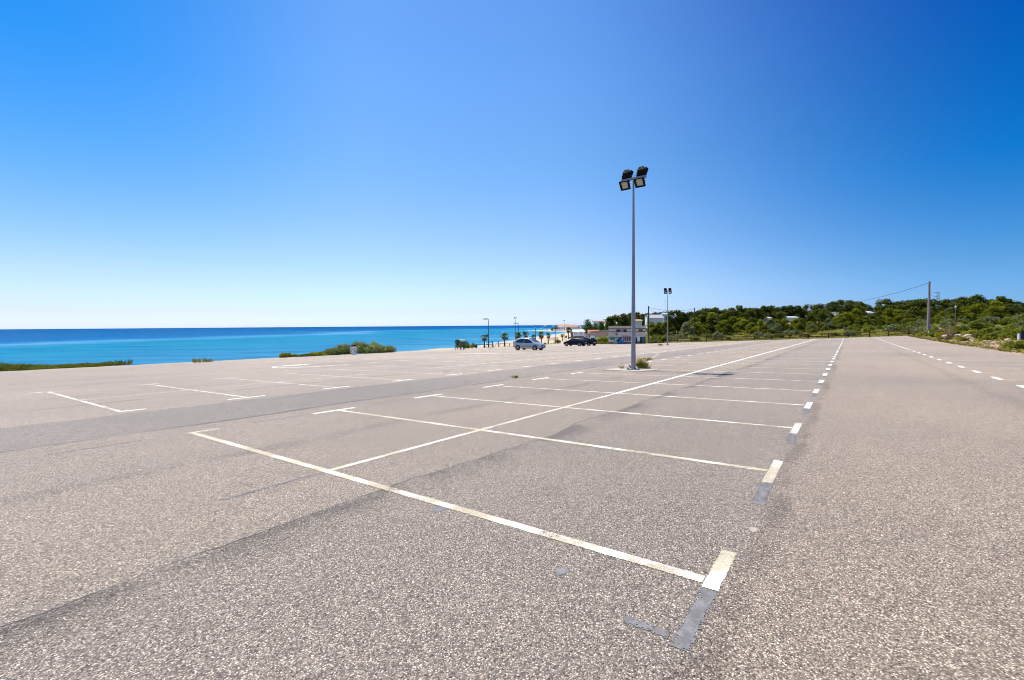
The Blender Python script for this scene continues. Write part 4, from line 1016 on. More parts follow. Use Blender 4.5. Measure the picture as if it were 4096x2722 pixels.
while px < 4140:
    yt = float(np.interp(px, [2590, 2900, 3300, 3600, 4140], [1290, 1282, 1275, 1262, 1262])) + rng.uniform(-10, 14)
    yt = lower(px, yt); kind = rng.choice(['bushy', 'bushy', 'olive', 'dark']); plant_tree(px, yt, 3.3, kind, 'in the front row', ADJ[kind], GS, 122, 200)
    px += rng.uniform(24, 38)
px = 2610
while px < 4140:
    yt = lower(px, float(np.interp(px, [2590, 2900, 3300, 3600, 4140], [1305, 1299, 1290, 1277, 1276])) + rng.uniform(-8, 10))
    kind = rng.choice(['bushy', 'bushy', 'olive', 'dark']); plant_tree(px, yt, 2.2, kind, 'at the wood edge', ADJ[kind], GS, 121, 170); px += rng.uniform(26, 44)
relabel(TREES)
for l_ in PINES.values():
    for o in l_:
        for ch in list(o.children): bpy.data.objects.remove(ch)
        bpy.data.objects.remove(o)

def shrub_mesh(nm, m, w, h, seed, n=12, leaf=.13, per=90, up=1.0, aspect=.6):
    """one plant about w wide and h high: lobes of leaves down to the ground"""
    r = random.Random(seed); mb = MB()
    for k in range(n):
        a = r.uniform(0, 6.283); q = math.sqrt(r.random()) * w * .36
        hh = h * (1 - .55 * (q / (w * .5)) ** 1.5) * r.uniform(.7, 1.0)
        rx_ = w * r.uniform(.13, .22)
        mb.leaves((q * math.cos(a), q * math.sin(a), hh * .52), (rx_, rx_, hh * .50), per, leaf, up, r, aspect, .4)
    return mb.mesh(nm, m)
def put(me_, name, x_, y_, s_=1.0, sz=None, label=None, cat='shrub', group=None, dz=-.03):
    o = bpy.data.objects.new(name, me_); col.objects.link(o); o.location = (x_, y_, zg(x_, y_) + dz)
    o.scale = (s_, s_, sz or s_); o.rotation_euler = (0, 0, rng.uniform(0, 6.28)); return tag(o, label, cat, group)
SH = {'olive': [shrub_mesh('olive_shrub', olive_leaf, 2.4, 1.8, 21 + i, 12, .16, 70) for i in range(2)],
      'mastic': [shrub_mesh('mastic_shrub', mastic_leaf, 2.4, 1.5, 31 + i, 12, .15, 80) for i in range(3)],
      'yellow': [shrub_mesh('broom_shrub', yellow_leaf, 2.0, 1.2, 41 + i, 10, .12, 80) for i in range(2)],
      'brown': [shrub_mesh('dry_shrub', brown_leaf, 1.6, 1.0, 51, 9, .11, 70)]}
BUSH = []
BADJ = {'olive': 'pale grey-green shrub', 'mastic': 'dark green mound shrub', 'yellow': 'yellow-green flowering shrub', 'brown': 'brownish dry shrub'}
def scatter(px, Y, kind, size, where):
    x_, y_ = at(px, Y); o = put(rng.choice(SH[kind]), kind + '_shrub' if kind != 'yellow' else 'broom_shrub', x_, y_, size, size * rng.uniform(.8, 1.15), None, 'shrub', 'shrubs on the scrub slope')
    BUSH.append((px, o, BADJ[kind], where))
def fence_Y(px):
    d = ray(px, 1300); d2 = np.array([d.x, d.y]) / d.y
    Yf = 114.6 / (d2 @ UD); Yr = -9.0 / (d2 @ VD) if (d2 @ VD) < 0 else 1e9
    return min(Yf, Yr)
for k in range(270):
    px = rng.uniform(2600, 4120) if k < 180 else rng.uniform(3560, 4130); f = rng.random() ** (1.3 if k < 180 else .8)
    Y0 = fence_Y(px) + 3.0
    if px > 3640: Y0 = max(Y0 + 4, 60)
    Y = Y0 + f * max(45.0, 130 - Y0)
    kind = rng.choices(['mastic', 'olive', 'yellow', 'brown'], [.50, .24, .17, .09])[0]
    scatter(px, Y, kind, rng.uniform(.55, 1.25), 'near the fence' if f < .33 else ('on middle slope' if f < .66 else 'below the wood'))
relabel(BUSH)

# ground cover between the shrubs: too much to count
uc = MB(); r = random.Random(5)
for k in range(10500):
    px = r.uniform(2560, 4220) if k < 7500 else r.uniform(4200, 5600); Y0 = fence_Y(px) + .5; Y = Y0 + (r.random() ** 1.5) * (75 if px < 4220 else 60)
    x_, y_ = at(px, Y); u, v = xy2uv(x_, y_)
    if u < 114.3 and v > -8.9: continue
    if v > -15 and u < 108 and r.random() < .90: continue
    z_ = zg(x_, y_); s_ = r.uniform(.25, .6) * (1 if Y > Y0 + 4 else .6)
    uc.leaves((x_, y_, z_ + s_ * .35), (s_, s_, s_ * .6), 7, .16, 1.8, r, .6)
tag(uc.build('undergrowth', verge_leaf), kind='stuff')
vg = MB()
for k in range(1300):       # weeds along the edges of the tarmac
    if k % 4: u, v = r.uniform(20, 112), -9.0 - r.random() ** 2 * 3.5
    else: u, v = 115 + r.random() * 2, r.uniform(-9, 34)
    x_, y_ = uv2xy(u, v); vg.blades((x_, y_, zg(x_, y_) - .03), .3, 7, r.uniform(.10, .30), .007 + .006 * r.random(), .9, r)
for k in range(1400):
    px = r.uniform(2345, 2440); Y = r.uniform(98, 135); x_, y_ = at(px, Y); u, v = xy2uv(x_, y_)
    if u < 97.5: continue
    vg.blades((x_, y_, zg(x_, y_) - .03), .4, 4, r.uniform(.3, .8), .05, .5, r)
tag(vg.build('verge_weeds', verge_leaf), kind='stuff')
dg = MB()
for px, Y, n in ((2815, 128, 16), (2700, 122, 10), (2740, 124, 8), (2600, 112, 8), (2620, 113, 8), (3800, 68, 8), (2690, 118, 6)):
    for k in range(n):
        x_, y_ = at(px + r.uniform(-14, 14), Y + r.uniform(-2, 2)); dg.blades((x_, y_, zg(x_, y_)), .3, 5, 1.5, .05, .25, r)
tag(dg.build('dry_grass', dry_leaf), kind='stuff')
bs = MB()
for k in range(900):        # low plants on the verge left of the hut
    px = r.uniform(2340, 2438); Y = r.uniform(104, 140); x_, y_ = at(px, Y)
    if xy2uv(x_, y_)[0] < 99: continue
    s_ = r.uniform(.3, .8); bs.leaves((x_, y_, zg(x_, y_) + s_ * .3), (s_, s_, s_ * .6), 8, .17, .4, r, .5)
tag(bs.build('low_scrub', verge_leaf), kind='stuff')
for px, Y, s_, kd, lab in ((2412, 118, 1.5, 'mastic', 'dark rounded shrub on the verge between notice board and hut'), (2428, 112, 1.2, 'mastic', 'dark shrub against the left corner of the hut'), (2395, 122, 1.2, 'yellow', 'yellow-green shrub right behind the notice board'),
                           (2612, 114, 1.5, 'mastic', 'large dark shrub right of the hut by the near timber pole'), (2632, 116, 1.4, 'mastic', 'dark shrub left of the second floodlight pole base'), (2615, 110.5, .8, 'yellow', 'yellow weedy shrub at the foot of the near timber pole'), (2640, 111, .7, 'yellow', 'yellow weedy shrub under the fence start')):
    x_, y_ = at(px, Y); put(rng.choice(SH[kd]), 'verge_shrub', x_, y_, s_, s_, lab, 'shrub', 'shrubs on the verge round the hut')

# shrubs on the seaward edge
def near_shrub(px, Y, w, h, m, seed, label, n=14, per=80, leaf=.13, name='coastal_shrub', aspect=.42, up=.35):
    x_, y_ = at(px, Y); o = put(shrub_mesh(name, m, w * 1.12, h * 1.12, seed, n + 8, leaf, per, up, aspect), name, x_, y_, 1, 1, label, 'shrub', 'shrubs along the seaward edge')
    u, v = xy2uv(x_, y_); o.location.z = max(o.location.z, zs(u, v) - .10); return o
near_shrub(1330, 53.0, 2.2, .90, salt_leaf, 61, 'left low end of the big grey-green bush, left of the bin', 14, 170)
near_shrub(1378, 54.0, 2.7, 1.36, salt_leaf, 62, 'grey-green bush directly left behind the white bin', 15, 190)
near_shrub(1432, 55.0, 3.0, 1.50, salt_leaf, 63, 'tallest grey-green bush right behind the white bin', 15, 200)
near_shrub(1488, 56.4, 3.0, 1.42, salt_leaf, 64, 'grey-green bush right of the white bin', 15, 190)
near_shrub(1545, 58.2, 2.3, .98, salt_leaf, 65, 'right tapering end of the big grey-green bush', 14, 170)
near_shrub(1266, 51.2, 2.0, .50, yellow_leaf, 66, 'low bright green cushion left of the big bush', 10, 120)
near_shrub(1222, 50.0, 1.6, .30, mastic_leaf, 67, 'flat dark green tuft beside the bright green cushion', 8, 90)
near_shrub(1138, 46.8, 1.15, .52, yellow_leaf, 68, 'round yellow-green cushion shrub standing alone at the edge', 10, 150)
near_shrub(1177, 47.6, .62, .30, yellow_leaf, 69, 'small cushion just right of the round yellow-green one', 7, 90)
LEFT = [(-20, 32.4, 2.6, .60, 'dark shrub cut by the left picture edge'), (60, 32.9, 2.4, .50, 'dark green shrub next to the left picture edge'), (150, 33.6, 2.3, .36, 'low green shrub before the dip in the left row'), (245, 34.4, 2.4, .38, 'low green shrub in the middle of the left row'),
        (340, 35.2, 2.4, .36, 'low green shrub right of middle in the left row'), (425, 36.0, 2.0, .34, 'low green shrub near the right end of the left row')]
for i, (px, Y, w, h, lab) in enumerate(LEFT): near_shrub(px, Y, w, h, mastic_leaf, 71 + i, lab, 13, 90, .10)
def tuft(name, px, Y, rad, n, h, w, m, label, lean=.6, cat='grass tuft', group='grass tufts'):
    x_, y_ = at(px, Y); u, v = xy2uv(x_, y_)
    o = MB().blades((0, 0, 0), rad, n, h, w, lean, rng).build(name, m); o.location = (x_, y_, (max(zg(x_, y_), zs(u, v) - .05) if v > 45 else (zs(u, v) if (v > -8.6 and u < 114) else zg(x_, y_))) - .01); return tag(o, label, cat, group)
tuft('grass_tuft', 488, 36.8, .55, 90, .46, .02, mastic_leaf, 'spiky grass tuft at the right end of the left shrub row')
tuft('grass_tuft', 792, 38.9, .55, 80, .42, .018, verge_leaf, 'spiky grass tuft alone on the seaward edge'); tuft('grass_tuft', 828, 39.2, .30, 40, .36, .016, verge_leaf, 'smaller grass tuft just right of the lone one')
tuft('grass_tuft', 846, 39.4, .12, 14, .30, .014, verge_leaf, 'tiny thin grass tuft rightmost of three at the seaward edge')

# weeds at the floodlight pole
def flower_weed(px, Y, name, label, w, h, nf, seed):
    r = random.Random(seed); x_, y_ = at(px, Y); u, v = xy2uv(x_, y_); t = empty(name, (x_, y_, zs(u, v) + .03))
    MB().blades((0, 0, 0), w * .5, 190, h * .62, .010, .7, r).leaves((0, 0, h * .26), (w * .42, w * .36, h * .26), 150, .032, .3, r, .4).build('leaves', leafmat('fresh_weed', (.11, .15, .015), (.24, .27, .05), .45), t)
    st, fl = MB(), MB()
    for k in range(nf):
        a = r.uniform(0, 6.283); q = w * .62 * math.sqrt(r.random()); p = Vector((q * math.cos(a), q * math.sin(a), h * r.uniform(.55, 1.02)))
        st.tube([(p.x * .35, p.y * .35, .05), (p.x * .8, p.y * .8, p.z * .7), p], .004, 4, False)
        fl.leaves(p, (.02, .02, .012), 7, .030, 1.0, r, .8)
    st.build('stems', verge_leaf, t); fl.build('flowers', mat('yellow_petals', (.62, .45, .01), .6), t); return tag(t, label, 'flowering weed')
flower_weed(2568, 22.4, 'flowering_weed', 'clump of yellow flowers at the foot of the tall floodlight pole', .44, .47, 60, 3)
tuft('grass_tuft', 2591, 22.3, .12, 40, .24, .008, verge_leaf, 'grey-green grass tuft right of the yellow flowers')
tuft('grass_tuft', 2487, 22.4, .09, 30, .20, .008, verge_leaf, 'small weed left of the floodlight pole base'); tuft('grass_tuft', 2526, 22.6, .05, 14, .30, .007, verge_leaf, 'thin weed touching the left side of the pole')
for px, Y, lab in ((2591, 29.3, 'low dark weed nearest the pad on the repaired trench'), (2596, 30.8, 'low dark weed farther up the repaired trench'), (2604, 30.2, 'low weed right of the trench'), (2588, 30.0, 'low weed left of the trench'), (2642, 73.6, 'dark weed clump by the second floodlight pole pad'), (2060, 18.6, 'tiny weed on the dark aisle joint')):
    tuft('low_weed', px, Y, .13 if Y < 40 else .35, 40, .12 if Y < 40 else .35, .012 if Y < 40 else .04, mastic_leaf, lab, 1.2, 'weed', 'weeds in the tarmac')

# verge at the right: rocks and clumps
rock_m = noisy('pale_rock', (.46, .36, .30), (.34, .26, .21), 2.2, .9, 6, .5)
def rock(px, Y, s_, label, seed):
    r = random.Random(seed); bm = bmesh.new(); bmesh.ops.create_icosphere(bm, subdivisions=3, radius=1)
    for v in bm.verts:
        n_ = vnoise(v.co.x * 3 + seed, v.co.y * 3 + v.co.z * 2, 1.3, seed) * .22; v.co *= 1 + float(n_); v.co.z *= .62
    me_ = bpy.data.meshes.new('rock'); bm.to_mesh(me_); bm.free(); me_.materials.append(rock_m)
    o = bpy.data.objects.new('rock', me_); col.objects.link(o); x_, y_ = at(px, Y); o.location = (x_, y_, zg(x_, y_) + s_ * .15); o.scale = (s_ * 1.2, s_, s_); o.rotation_euler = (0, 0, r.uniform(0, 6)); return tag(o, label, 'rock', 'rocks on the right verge')
for i, (px, Y, s_, lab) in enumerate(((3786, 66, .50, 'pale boulder at the left end of the rocky patch'), (3802, 64.5, .38, 'lower rock just right of the left boulder'), (3832, 65, .42, 'flat pale rock in the middle of the rocky patch'), (3848, 66.5, .45, 'pink rock behind the middle of the patch'),
                                      (3874, 64, .42, 'rounded pink boulder, the highest of the rocky patch'), (3880, 58, .30, 'small rock below the pink boulder'), (4034, 48.5, .24, 'pale rock among the weeds near the green post'), (3942, 47, .16, 'small pale stone at the weedy verge'), (3958, 46.5, .17, 'small pale stone right of its twin at the verge'))):
    rock(px, Y, s_, lab, i + 2)
VERGE = [(3738, 72, 'mastic', .8), (3765, 70, 'yellow', .9), (3790, 61, 'brown', .5), (3760, 62, 'mastic', .45), (3850, 54, 'mastic', .50), (3838, 57, 'yellow', .45), (3905, 58, 'brown', .85), (3925, 54, 'mastic', .85), (3960, 54, 'brown', .7), (3985, 52, 'mastic', .95), (4010, 53, 'mastic', 1.0), (4045, 50, 'mastic', .9),
         (3948, 47.5, 'mastic', .45), (4025, 36.5, 'yellow', .42), (4050, 35, 'mastic', .5), (4080, 33.8, 'mastic', .55), (4040, 39, 'brown', .45), (4100, 36, 'yellow', .6), (3880, 70, 'brown', 1.1), (3910, 72, 'brown', 1.2), (3830, 74, 'yellow', 1.2), (3980, 64, 'yellow', 1.2), (4030, 62, 'yellow', 1.3), (3720, 76, 'mastic', .7)]
VB = []
for px, Y, kd, s_ in VERGE:
    x_, y_ = at(px, Y)
    if xy2uv(x_, y_)[1] > -9.4: x_, y_ = x_ + .9, y_ - .3
    o = put(rng.choice(SH[kd]), 'verge_shrub', x_, y_, s_, s_ * .9, None, 'shrub', 'shrubs on the right verge'); VB.append((px, o, BADJ[kd], 'on the rocky verge'))
relabel(VB)

# ------------------------------------------------------------------ palms
frond_m = leafmat('palm_fronds', (.05, .085, .014), (.13, .165, .035), .35); dead_m = leafmat('dead_fronds', (.13, .085, .045), (.22, .15, .08), .2)
palm_bark = noisy('palm_bark', (.13, .09, .065), (.07, .05, .038), 5, .9, 5, .4, 0, .2, (1, 1, 3))
def palm(seed, H=2.6):
    """small fan palm, H is trunk height, crown about 1.1 m radius"""
    r = random.Random(seed); t = empty('fan_palm', (0, 0, -50))
    MB().tube([(0, 0, -.3), (0, 0, .1), (.02, .02, H * .55), (.05, 0, H)], [.13, .15, .10, .085], 9).build('trunk', palm_bark, t)
    live, dead = MB(), MB()
    def fan(mb, az, el, ln, sz, droop):
        d = Vector((math.cos(az) * math.cos(el), math.sin(az) * math.cos(el), math.sin(el))); o = Vector((.05, 0, H - .05))
        side = Vector((-math.sin(az), math.cos(az), 0)); nrm = d.cross(side)
        p = o + d * ln; mb.add([o - side * .015, o + side * .015, p + side * .012, p - side * .012], [(0, 1, 2, 3)])
        for k in range(9):
            a = (k - 4) * .33; q = d * math.cos(a) + side * math.sin(a); L = sz * (1 - .25 * abs(k - 4) / 4)
            w = q.cross(nrm).normalized() * sz * .085
            m1 = p + q * L * .55 + nrm * .04 * sz; e = p + q * L + Vector((0, 0, -droop * L))
            mb.add([p, m1 + w, e, m1 - w], [(0, 1, 2, 3)])
    for k in range(24):
        el = r.uniform(-.15, 1.3); fan(live, r.uniform(0, 6.283), el, r.uniform(.34, .55), r.uniform(.5, .72), .3 if el < .5 else .05)
    for k in range(15): fan(dead, r.uniform(0, 6.283), r.uniform(-1.2, -.25), r.uniform(.25, .42), r.uniform(.42, .62), .5)
    live.build('fronds', frond_m, t); dead.build('dead_fronds', dead_m, t); return t
PP = [palm(3), palm(4), palm(5)]
GP = 'fan palms along the beach'
for i, (px, Y, top, cw, lab) in enumerate(((1936.5, 77.5, 1338, 19, 'leftmost fan palm, beside the nearest street lamp'), (2018, 85, 1333, 19, 'fan palm standing alone between lamp and silver car'), (2070, 97, 1327, 15.5, 'shaggy fan palm behind the rear of the silver car'), (2105, 101, 1325, 16, 'large shaggy fan palm above the silver car roof'),
                                          (2134, 110, 1339, 11.5, 'small fan palm above the windscreen of the silver car'), (2166, 105, 1325, 13.5, 'tall slim fan palm just right of the silver car'), (2194, 121, 1332, 11, 'fan palm right of the third lamp on the sand'), (2250, 148, 1337, 9, 'little fan palm at the foot of the forked lamp mast'),
                                          (2264, 151, 1343, 5.5, 'tiny fan palm left of the white beach bungalow'), (2274, 168, 1309, 12.5, 'big dark palm in front of the headland houses'), (2284, 170, 1315, 6, 'slim palm at the left corner of the bungalow roof'))):
    o = copy_tree(PP[i % 3]); x_, y_ = at(px, Y); z_ = zg(x_, y_); h = ztop(px, top, Y) - z_
    k = cw / FPX * Y * 1.22; kz = h / 3.45
    o.location = (x_, y_, z_); o.scale = (k, k, kz if kz < k * 1.6 else k * 1.6)
    if kz > k * 1.6: o.scale = (k, k, kz)
    o.rotation_euler = (0, 0, rng.uniform(0, 6.28)); tag(o, lab, 'palm', GP)
for o in PP:
    for ch in list(o.children): bpy.data.objects.remove(ch)
    bpy.data.objects.remove(o)
for px, Y, s_, sz, kd, lab in ((1873, 74, .85, .8, 'yellow', 'round bush on the sand right of the green container'), (1869, 74.5, .5, 1.35, 'brown', 'brownish spiky bush right behind the container rail'), (1892, 78, .38, .95, 'yellow', 'thin loose bush between container and first palm'), (1902, 76, .4, .8, 'brown', 'dry bush by the rail post left of the first palm'),
                               (2047, 88, .3, .4, 'brown', 'tiny dry bush left of the silver car'), (2147, 104, .55, .9, 'yellow', 'leafy bush in the sand just over the silver car bonnet'), (2161, 106, .5, .8, 'brown', 'dry bush left of the tall slim palm'), (2178, 109, .75, 1.0, 'yellow', 'leafy bush between the slim palm and the third lamp'),
                               (2231, 128, 1.05, 1.1, 'yellow', 'rounded yellow-green bush left of the dark blue car'), (2292, 145, .8, .6, 'mastic', 'green bush above the roof of the dark blue car')):
    x_, y_ = at(px, Y); put(rng.choice(SH[kd]), 'beach_bush', x_, y_, s_, sz, lab, 'bush', 'bushes on the beach')

# bright green garden trees behind the bungalow
def garden_tree(px, Y, top, wpx, seed, label):
    r = random.Random(seed); x_, y_ = at(px, Y); z_ = zg(x_, y_); H = ztop(px, top, Y) - z_; W = wpx / FPX * Y / 2
    t = empty('garden_tree', (x_, y_, z_)); tk, cr = MB(), MB(); tk.tube([(0, 0, -.4), (.1, 0, H * .3), (0, .1, H * .7)], [.22, .16, .05], 7)
    for k in range(26):
        a = r.uniform(0, 6.283); f = r.random(); q = W * (.75 if f < .5 else .75 * (1.5 - f)) * math.sqrt(r.random()); c = (q * math.cos(a), q * math.sin(a), H * (.12 + .74 * f))
        cr.leaves(c, (W * .36, W * .36, H * .16), 75, .27, .35, r, .6)
        if k % 6 == 0: tk.tube([(0, 0, H * .25), (c[0]*.6, c[1]*.6, c[2]*.8), c], [.09, .06, .02], 5, False)
    for k in range(26):
        a = r.uniform(0, 6.283); q = W * .5 * r.random(); cr.leaves((q * math.cos(a), q * math.sin(a), H * r.uniform(.86, .99)), (.3, .3, .5), 9, .22, .6, r, .5)
    tk.build('trunk', bark, t); cr.build('crown', garden_leaf, t); return tag(t, label, 'tree', 'bright green garden trees')
garden_tree(2350, 205, 1279, 52, 1, 'left and tallest of the bright green garden trees behind the bungalow'); garden_tree(2383, 215, 1296, 40, 4, 'small bright green garden tree between its two bigger neighbours'); garden_tree(2406, 208, 1288, 46, 2, 'right bright green garden tree above the red-roofed shed'); garden_tree(2428, 190, 1300, 34, 3, 'pale rounded tree left of the hut roof')

# ================================================================== BUILDINGS ROUND THE BAY
whitew = noisy('whitewash', (.86, .845, .82), (.78, .76, .74), .8, .8); terra = noisy('terracotta_tiles', (.43, .25, .16), (.36, .20, .13), 1.2, .8, 5, .3, 0, .2, (6, 1, 1)); pinkt = noisy('pink_tiles', (.46, .31, .26), (.40, .26, .215), 1.2, .8)
win_m = mat('window_dark', (.05, .06, .075), .2, 0, .6); shutter_m = mat('turquoise_shutter', (.10, .26, .25), .5)
def house(name, px0, px1, Y, ybase, yeave, yridge, label, roof_m=terra, wins=3, depth=6.0, cat='house', group=None, flat=False, rz=0.0, wall_m=None, win=None):
    x0, _ = at(px0, Y); x1, _ = at(px1, Y); W = x1 - x0; xc = (x0 + x1) / 2
    zb = min(ztop((px0 + px1) / 2, ybase, Y), zg(xc, Y + depth / 2) + .3); ze = ztop((px0 + px1) / 2, yeave, Y); zr = ztop((px0 + px1) / 2, yridge, Y)
    t = empty(name, (xc, Y, zb)); t.rotation_euler = (0, 0, rz); h = ze - zb
    MB().box((0, depth / 2, h / 2 - 1), (W, depth, h + 2)).build('wall', wall_m or whitew, t)
    if flat: MB().box((0, depth / 2, h + (zr - ze) / 2), (W + .3, depth + .3, max(.12, zr - ze))).build('roof', roof_m, t)
    else:
        rf = MB(); e = .35
        rf.add([(-W/2 - e, -e, h), (W/2 + e, -e, h), (W/2 + e, depth + e, h), (-W/2 - e, depth + e, h), (-W/2 - e * .3, depth / 2, h + zr - ze), (W/2 + e * .3, depth / 2, h + zr - ze)], [(0, 1, 5, 4), (2, 3, 4, 5), (3, 0, 4), (1, 2, 5), (3, 2, 1, 0)]); rf.build('roof', roof_m, t)
    for k in range(wins):
        xw = -W/2 + W * (k + .5) / wins
        MB().box((xw, -.02, h * .55), (min(1.0, W / wins * .4), .08, min(1.2, h * .42))).build('window', win or win_m, t)
    return tag(t, label, cat, group)
GH = 'houses on the headland'
house('headland_house', 2234, 2281, 455, 1319, 1308, 1298, 'left white headland house with hipped pink tile roof', pinkt, 5, 9, 'house', GH)
house('headland_house', 2265, 2309, 440, 1319, 1307.5, 1301.5, 'long white headland house with orange tile roof beside the lamp mast', terra, 4, 8, 'house', GH)
house('headland_house', 2309, 2321, 446, 1317, 1303, 1300, 'white gable end at the right of the orange-roofed headland house', pinkt, 1, 8, 'house', GH)
house('headland_house', 2322, 2332, 480, 1312, 1303, 1302, 'small flat white house left of the bright green trees', whitew, 2, 6, 'house', GH, True)
house('headland_house', 2286, 2300, 520, 1305, 1301, 1300, 'pale flat roof peeping over the orange tiles', whitew, 1, 6, 'house', GH, True)
t0 = at(2212, 442); tw = empty('terrace_wall', (t0[0], t0[1], zg(*t0))); x1_, _ = at(2256, 442)
MB().box(((x1_ - t0[0]) / 2, .3, .3), (x1_ - t0[0], .5, 2.6)).build('wall', whitew, tw); MB().box(((x1_ - t0[0]) / 2, .3, 1.66), (x1_ - t0[0] + .2, .7, .12)).build('coping', whitew, tw)
tag(tw, 'low white terrace wall in front of the left headland house', 'wall')
for px, Y, s_, lab in ((2210, 450, 3.0, 'left dark bush on the slope below the headland houses'), (2219, 455, 3.6, 'middle dark bush on the slope left of the headland houses'), (2228, 458, 3.2, 'right dark bush against the pink-roofed headland house')):
    x_, y_ = at(px, Y); put(SH['mastic'][0], 'headland_bush', x_, y_, s_ * .8, s_ * .85, lab, 'bush', 'bushes on the headland')
GU2 = 'pink and white houses up the far hill'
house('hill_house', 2373, 2420, 600, 1312, 1286, 1282, 'wide pink-roofed white house above the green trees', pinkt, 5, 9, 'house', GU2)
house('hill_house', 2418, 2446, 620, 1312, 1281, 1278, 'highest white block house left of the pines', pinkt, 3, 9, 'house', GU2, True)
house('hill_house', 2420, 2444, 590, 1312, 1292, 1288, 'lower pink-roofed house below the highest white block', pinkt, 3, 8, 'house', GU2)
bg_ = house('beach_bungalow', 2292, 2338, 186, 1347.5, 1327, 1319.5, 'white beach bungalow with low pale roof behind the black hatchback', mat('white_sheet_roof', (.66, .70, .66), .5), 0, 7.5, 'bungalow')
bw = [c for c in bg_.children]
for xw in (-1.35, .95):
    MB().box((xw, -.03, 1.35), (.95, .07, .62)).build('window', shutter_m, bg_)
    MB().box((xw, -.05, 1.35), (.45, .07, .56)).build('window_pane', mat('pale_pane', (.5, .55, .55), .2, 0, .6), bg_)
MB().box((0, -.02, .12), (4.3, .05, .35)).build('dark_footing', mat('dark_brick', (.10, .075, .06), .9), bg_)  # dark brown strip along the foot of the front wall
MB().box((-2.7, 1.0, .9), (.75, 2.0, 1.9)).build('porch', mat('grey_porch_wall', (.20, .19, .18), .9), bg_)
house('garden_shed', 2356, 2397, 200, 1333, 1326, 1320.5, 'low shed with bright red roof between bungalow and hut', mat('red_roof', (.50, .12, .09), .7), 2, 4, 'shed')
# brown garden wall stepping up to the right behind the verge
wl = empty('garden_wall', (*at(2340, 172), zg(*at(2340, 172)))); o0 = Vector(wl.location)
brw = noisy('brown_brick', (.20, .135, .10), (.15, .10, .075), 3, .9, 5, .3)
def wallrun(a, b, name, th=.35):
    (px0, Y0, yt0, yb0), (px1, Y1, yt1, yb1) = a, b; x0, _ = at(px0, Y0); x1, _ = at(px1, Y1); vs_ = []
    for x_, Y_, yt, yb, p_ in ((x0, Y0, yt0, yb0, px0), (x1, Y1, yt1, yb1, px1)):
        for dy_ in (0, th):
            vs_ += [Vector((x_, Y_ + dy_, ztop(p_, yb, Y_))) - o0, Vector((x_, Y_ + dy_, ztop(p_, yt, Y_))) - o0]
    MB().add(vs_, [(0, 4, 5, 1), (2, 3, 7, 6), (1, 5, 7, 3), (0, 1, 3, 2), (4, 6, 7, 5), (0, 2, 6, 4)]).build(name, brw, wl)
wallrun((2338, 172, 1336.5, 1352), (2437, 136, 1328.5, 1346), 'wall')
wallrun((2276, 176, 1349, 1362), (2345, 169, 1346, 1358), 'lower_wall')
wallrun((2363, 170, 1326, 1337.5), (2437, 145, 1319.5, 1334), 'upper_wall')
bal = MB()
for k in range(16):
    p_ = 2341 + k * 4.1; Y_ = 171.5 - k * 1.45; x_, _ = at(p_, Y_); bal.box(Vector((x_, Y_ + .2, ztop(p_, 1334.6 - .30 * k, Y_))) - o0, (.16, .2, .42))
bal.build('balustrade', concrete, wl); tag(wl, 'stepped brown garden wall between the bungalow and the hut', 'wall')
rs = empty('road_sign', (*at(2338.5, 132), zg(*at(2338.5, 132)))); MB().tube([(0, 0, 0), (0, 0, 2.3)], .035, 6).build('post', galv, rs); MB().box((-.12, -.05, 2.2), (.35, .03, .35)).box((.3, -.05, 2.25), (.3, .03, .3)).box((.05, -.05, 1.85), (.6, .03, .2)).build('panel', white_paint, rs); tag(rs, 'small pale road sign behind the black hatchback', 'sign')
# houses among the pines
GW = 'white houses among the pines'
house('hill_house', 2597, 2654, 188, 1285, 1273, 1259, 'long white-roofed hill house left of the second floodlight pole', mat('white_roof', (.36, .33, .36), .6), 0, 5, 'house', GW)
house('hill_house', 2588, 2598, 186, 1290, 1265, 1264, 'small white block at the left end of the long hill house', whitew, 0, 3, 'house', GW, True)
house('hill_house', 2656, 2672, 200, 1270, 1258, 1251.5, 'pale blue gabled house touching the second floodlight pole', mat('blue_roof', (.30, .42, .50), .6), 1, 4, 'house', GW, False, 0, mat('pale_blue_wall', (.42, .52, .58), .7))
house('hill_house', 2542, 2568, 176, 1292, 1284, 1278, 'white house with orange hipped roof behind the tall floodlight pole', terra, 0, 4, 'house', GW)
house('hill_house', 3060, 3087, 158, 1284, 1273.5, 1268.0, 'low white roof between the pines near the fence middle', mat('pale_roof', (.42, .40, .42), .6), 0, 4, 'house', GW)
house('hill_house', 3163, 3193, 158, 1280, 1271.0, 1265.5, 'low white roof left below the lattice mast', mat('pale_roof', (.42, .40, .42), .6), 0, 4, 'house', GW)
house('hill_house', 3463, 3492, 160, 1262, 1251.5, 1244.5, 'white house with pink wall in the gap of the pines', mat('pale_roof', (.42, .40, .42), .6), 1, 4, 'house', GW)
house('hill_house', 3343, 3355, 162, 1258, 1250, 1248.5, 'tiny white roof right of the lattice mast', whitew, 0, 3, 'house', GW, True)
house('hill_house', 4041, 4053, 320, 1212, 1207, 1202, 'little orange roof on the skyline at the right edge', terra, 0, 3, 'house', GW)
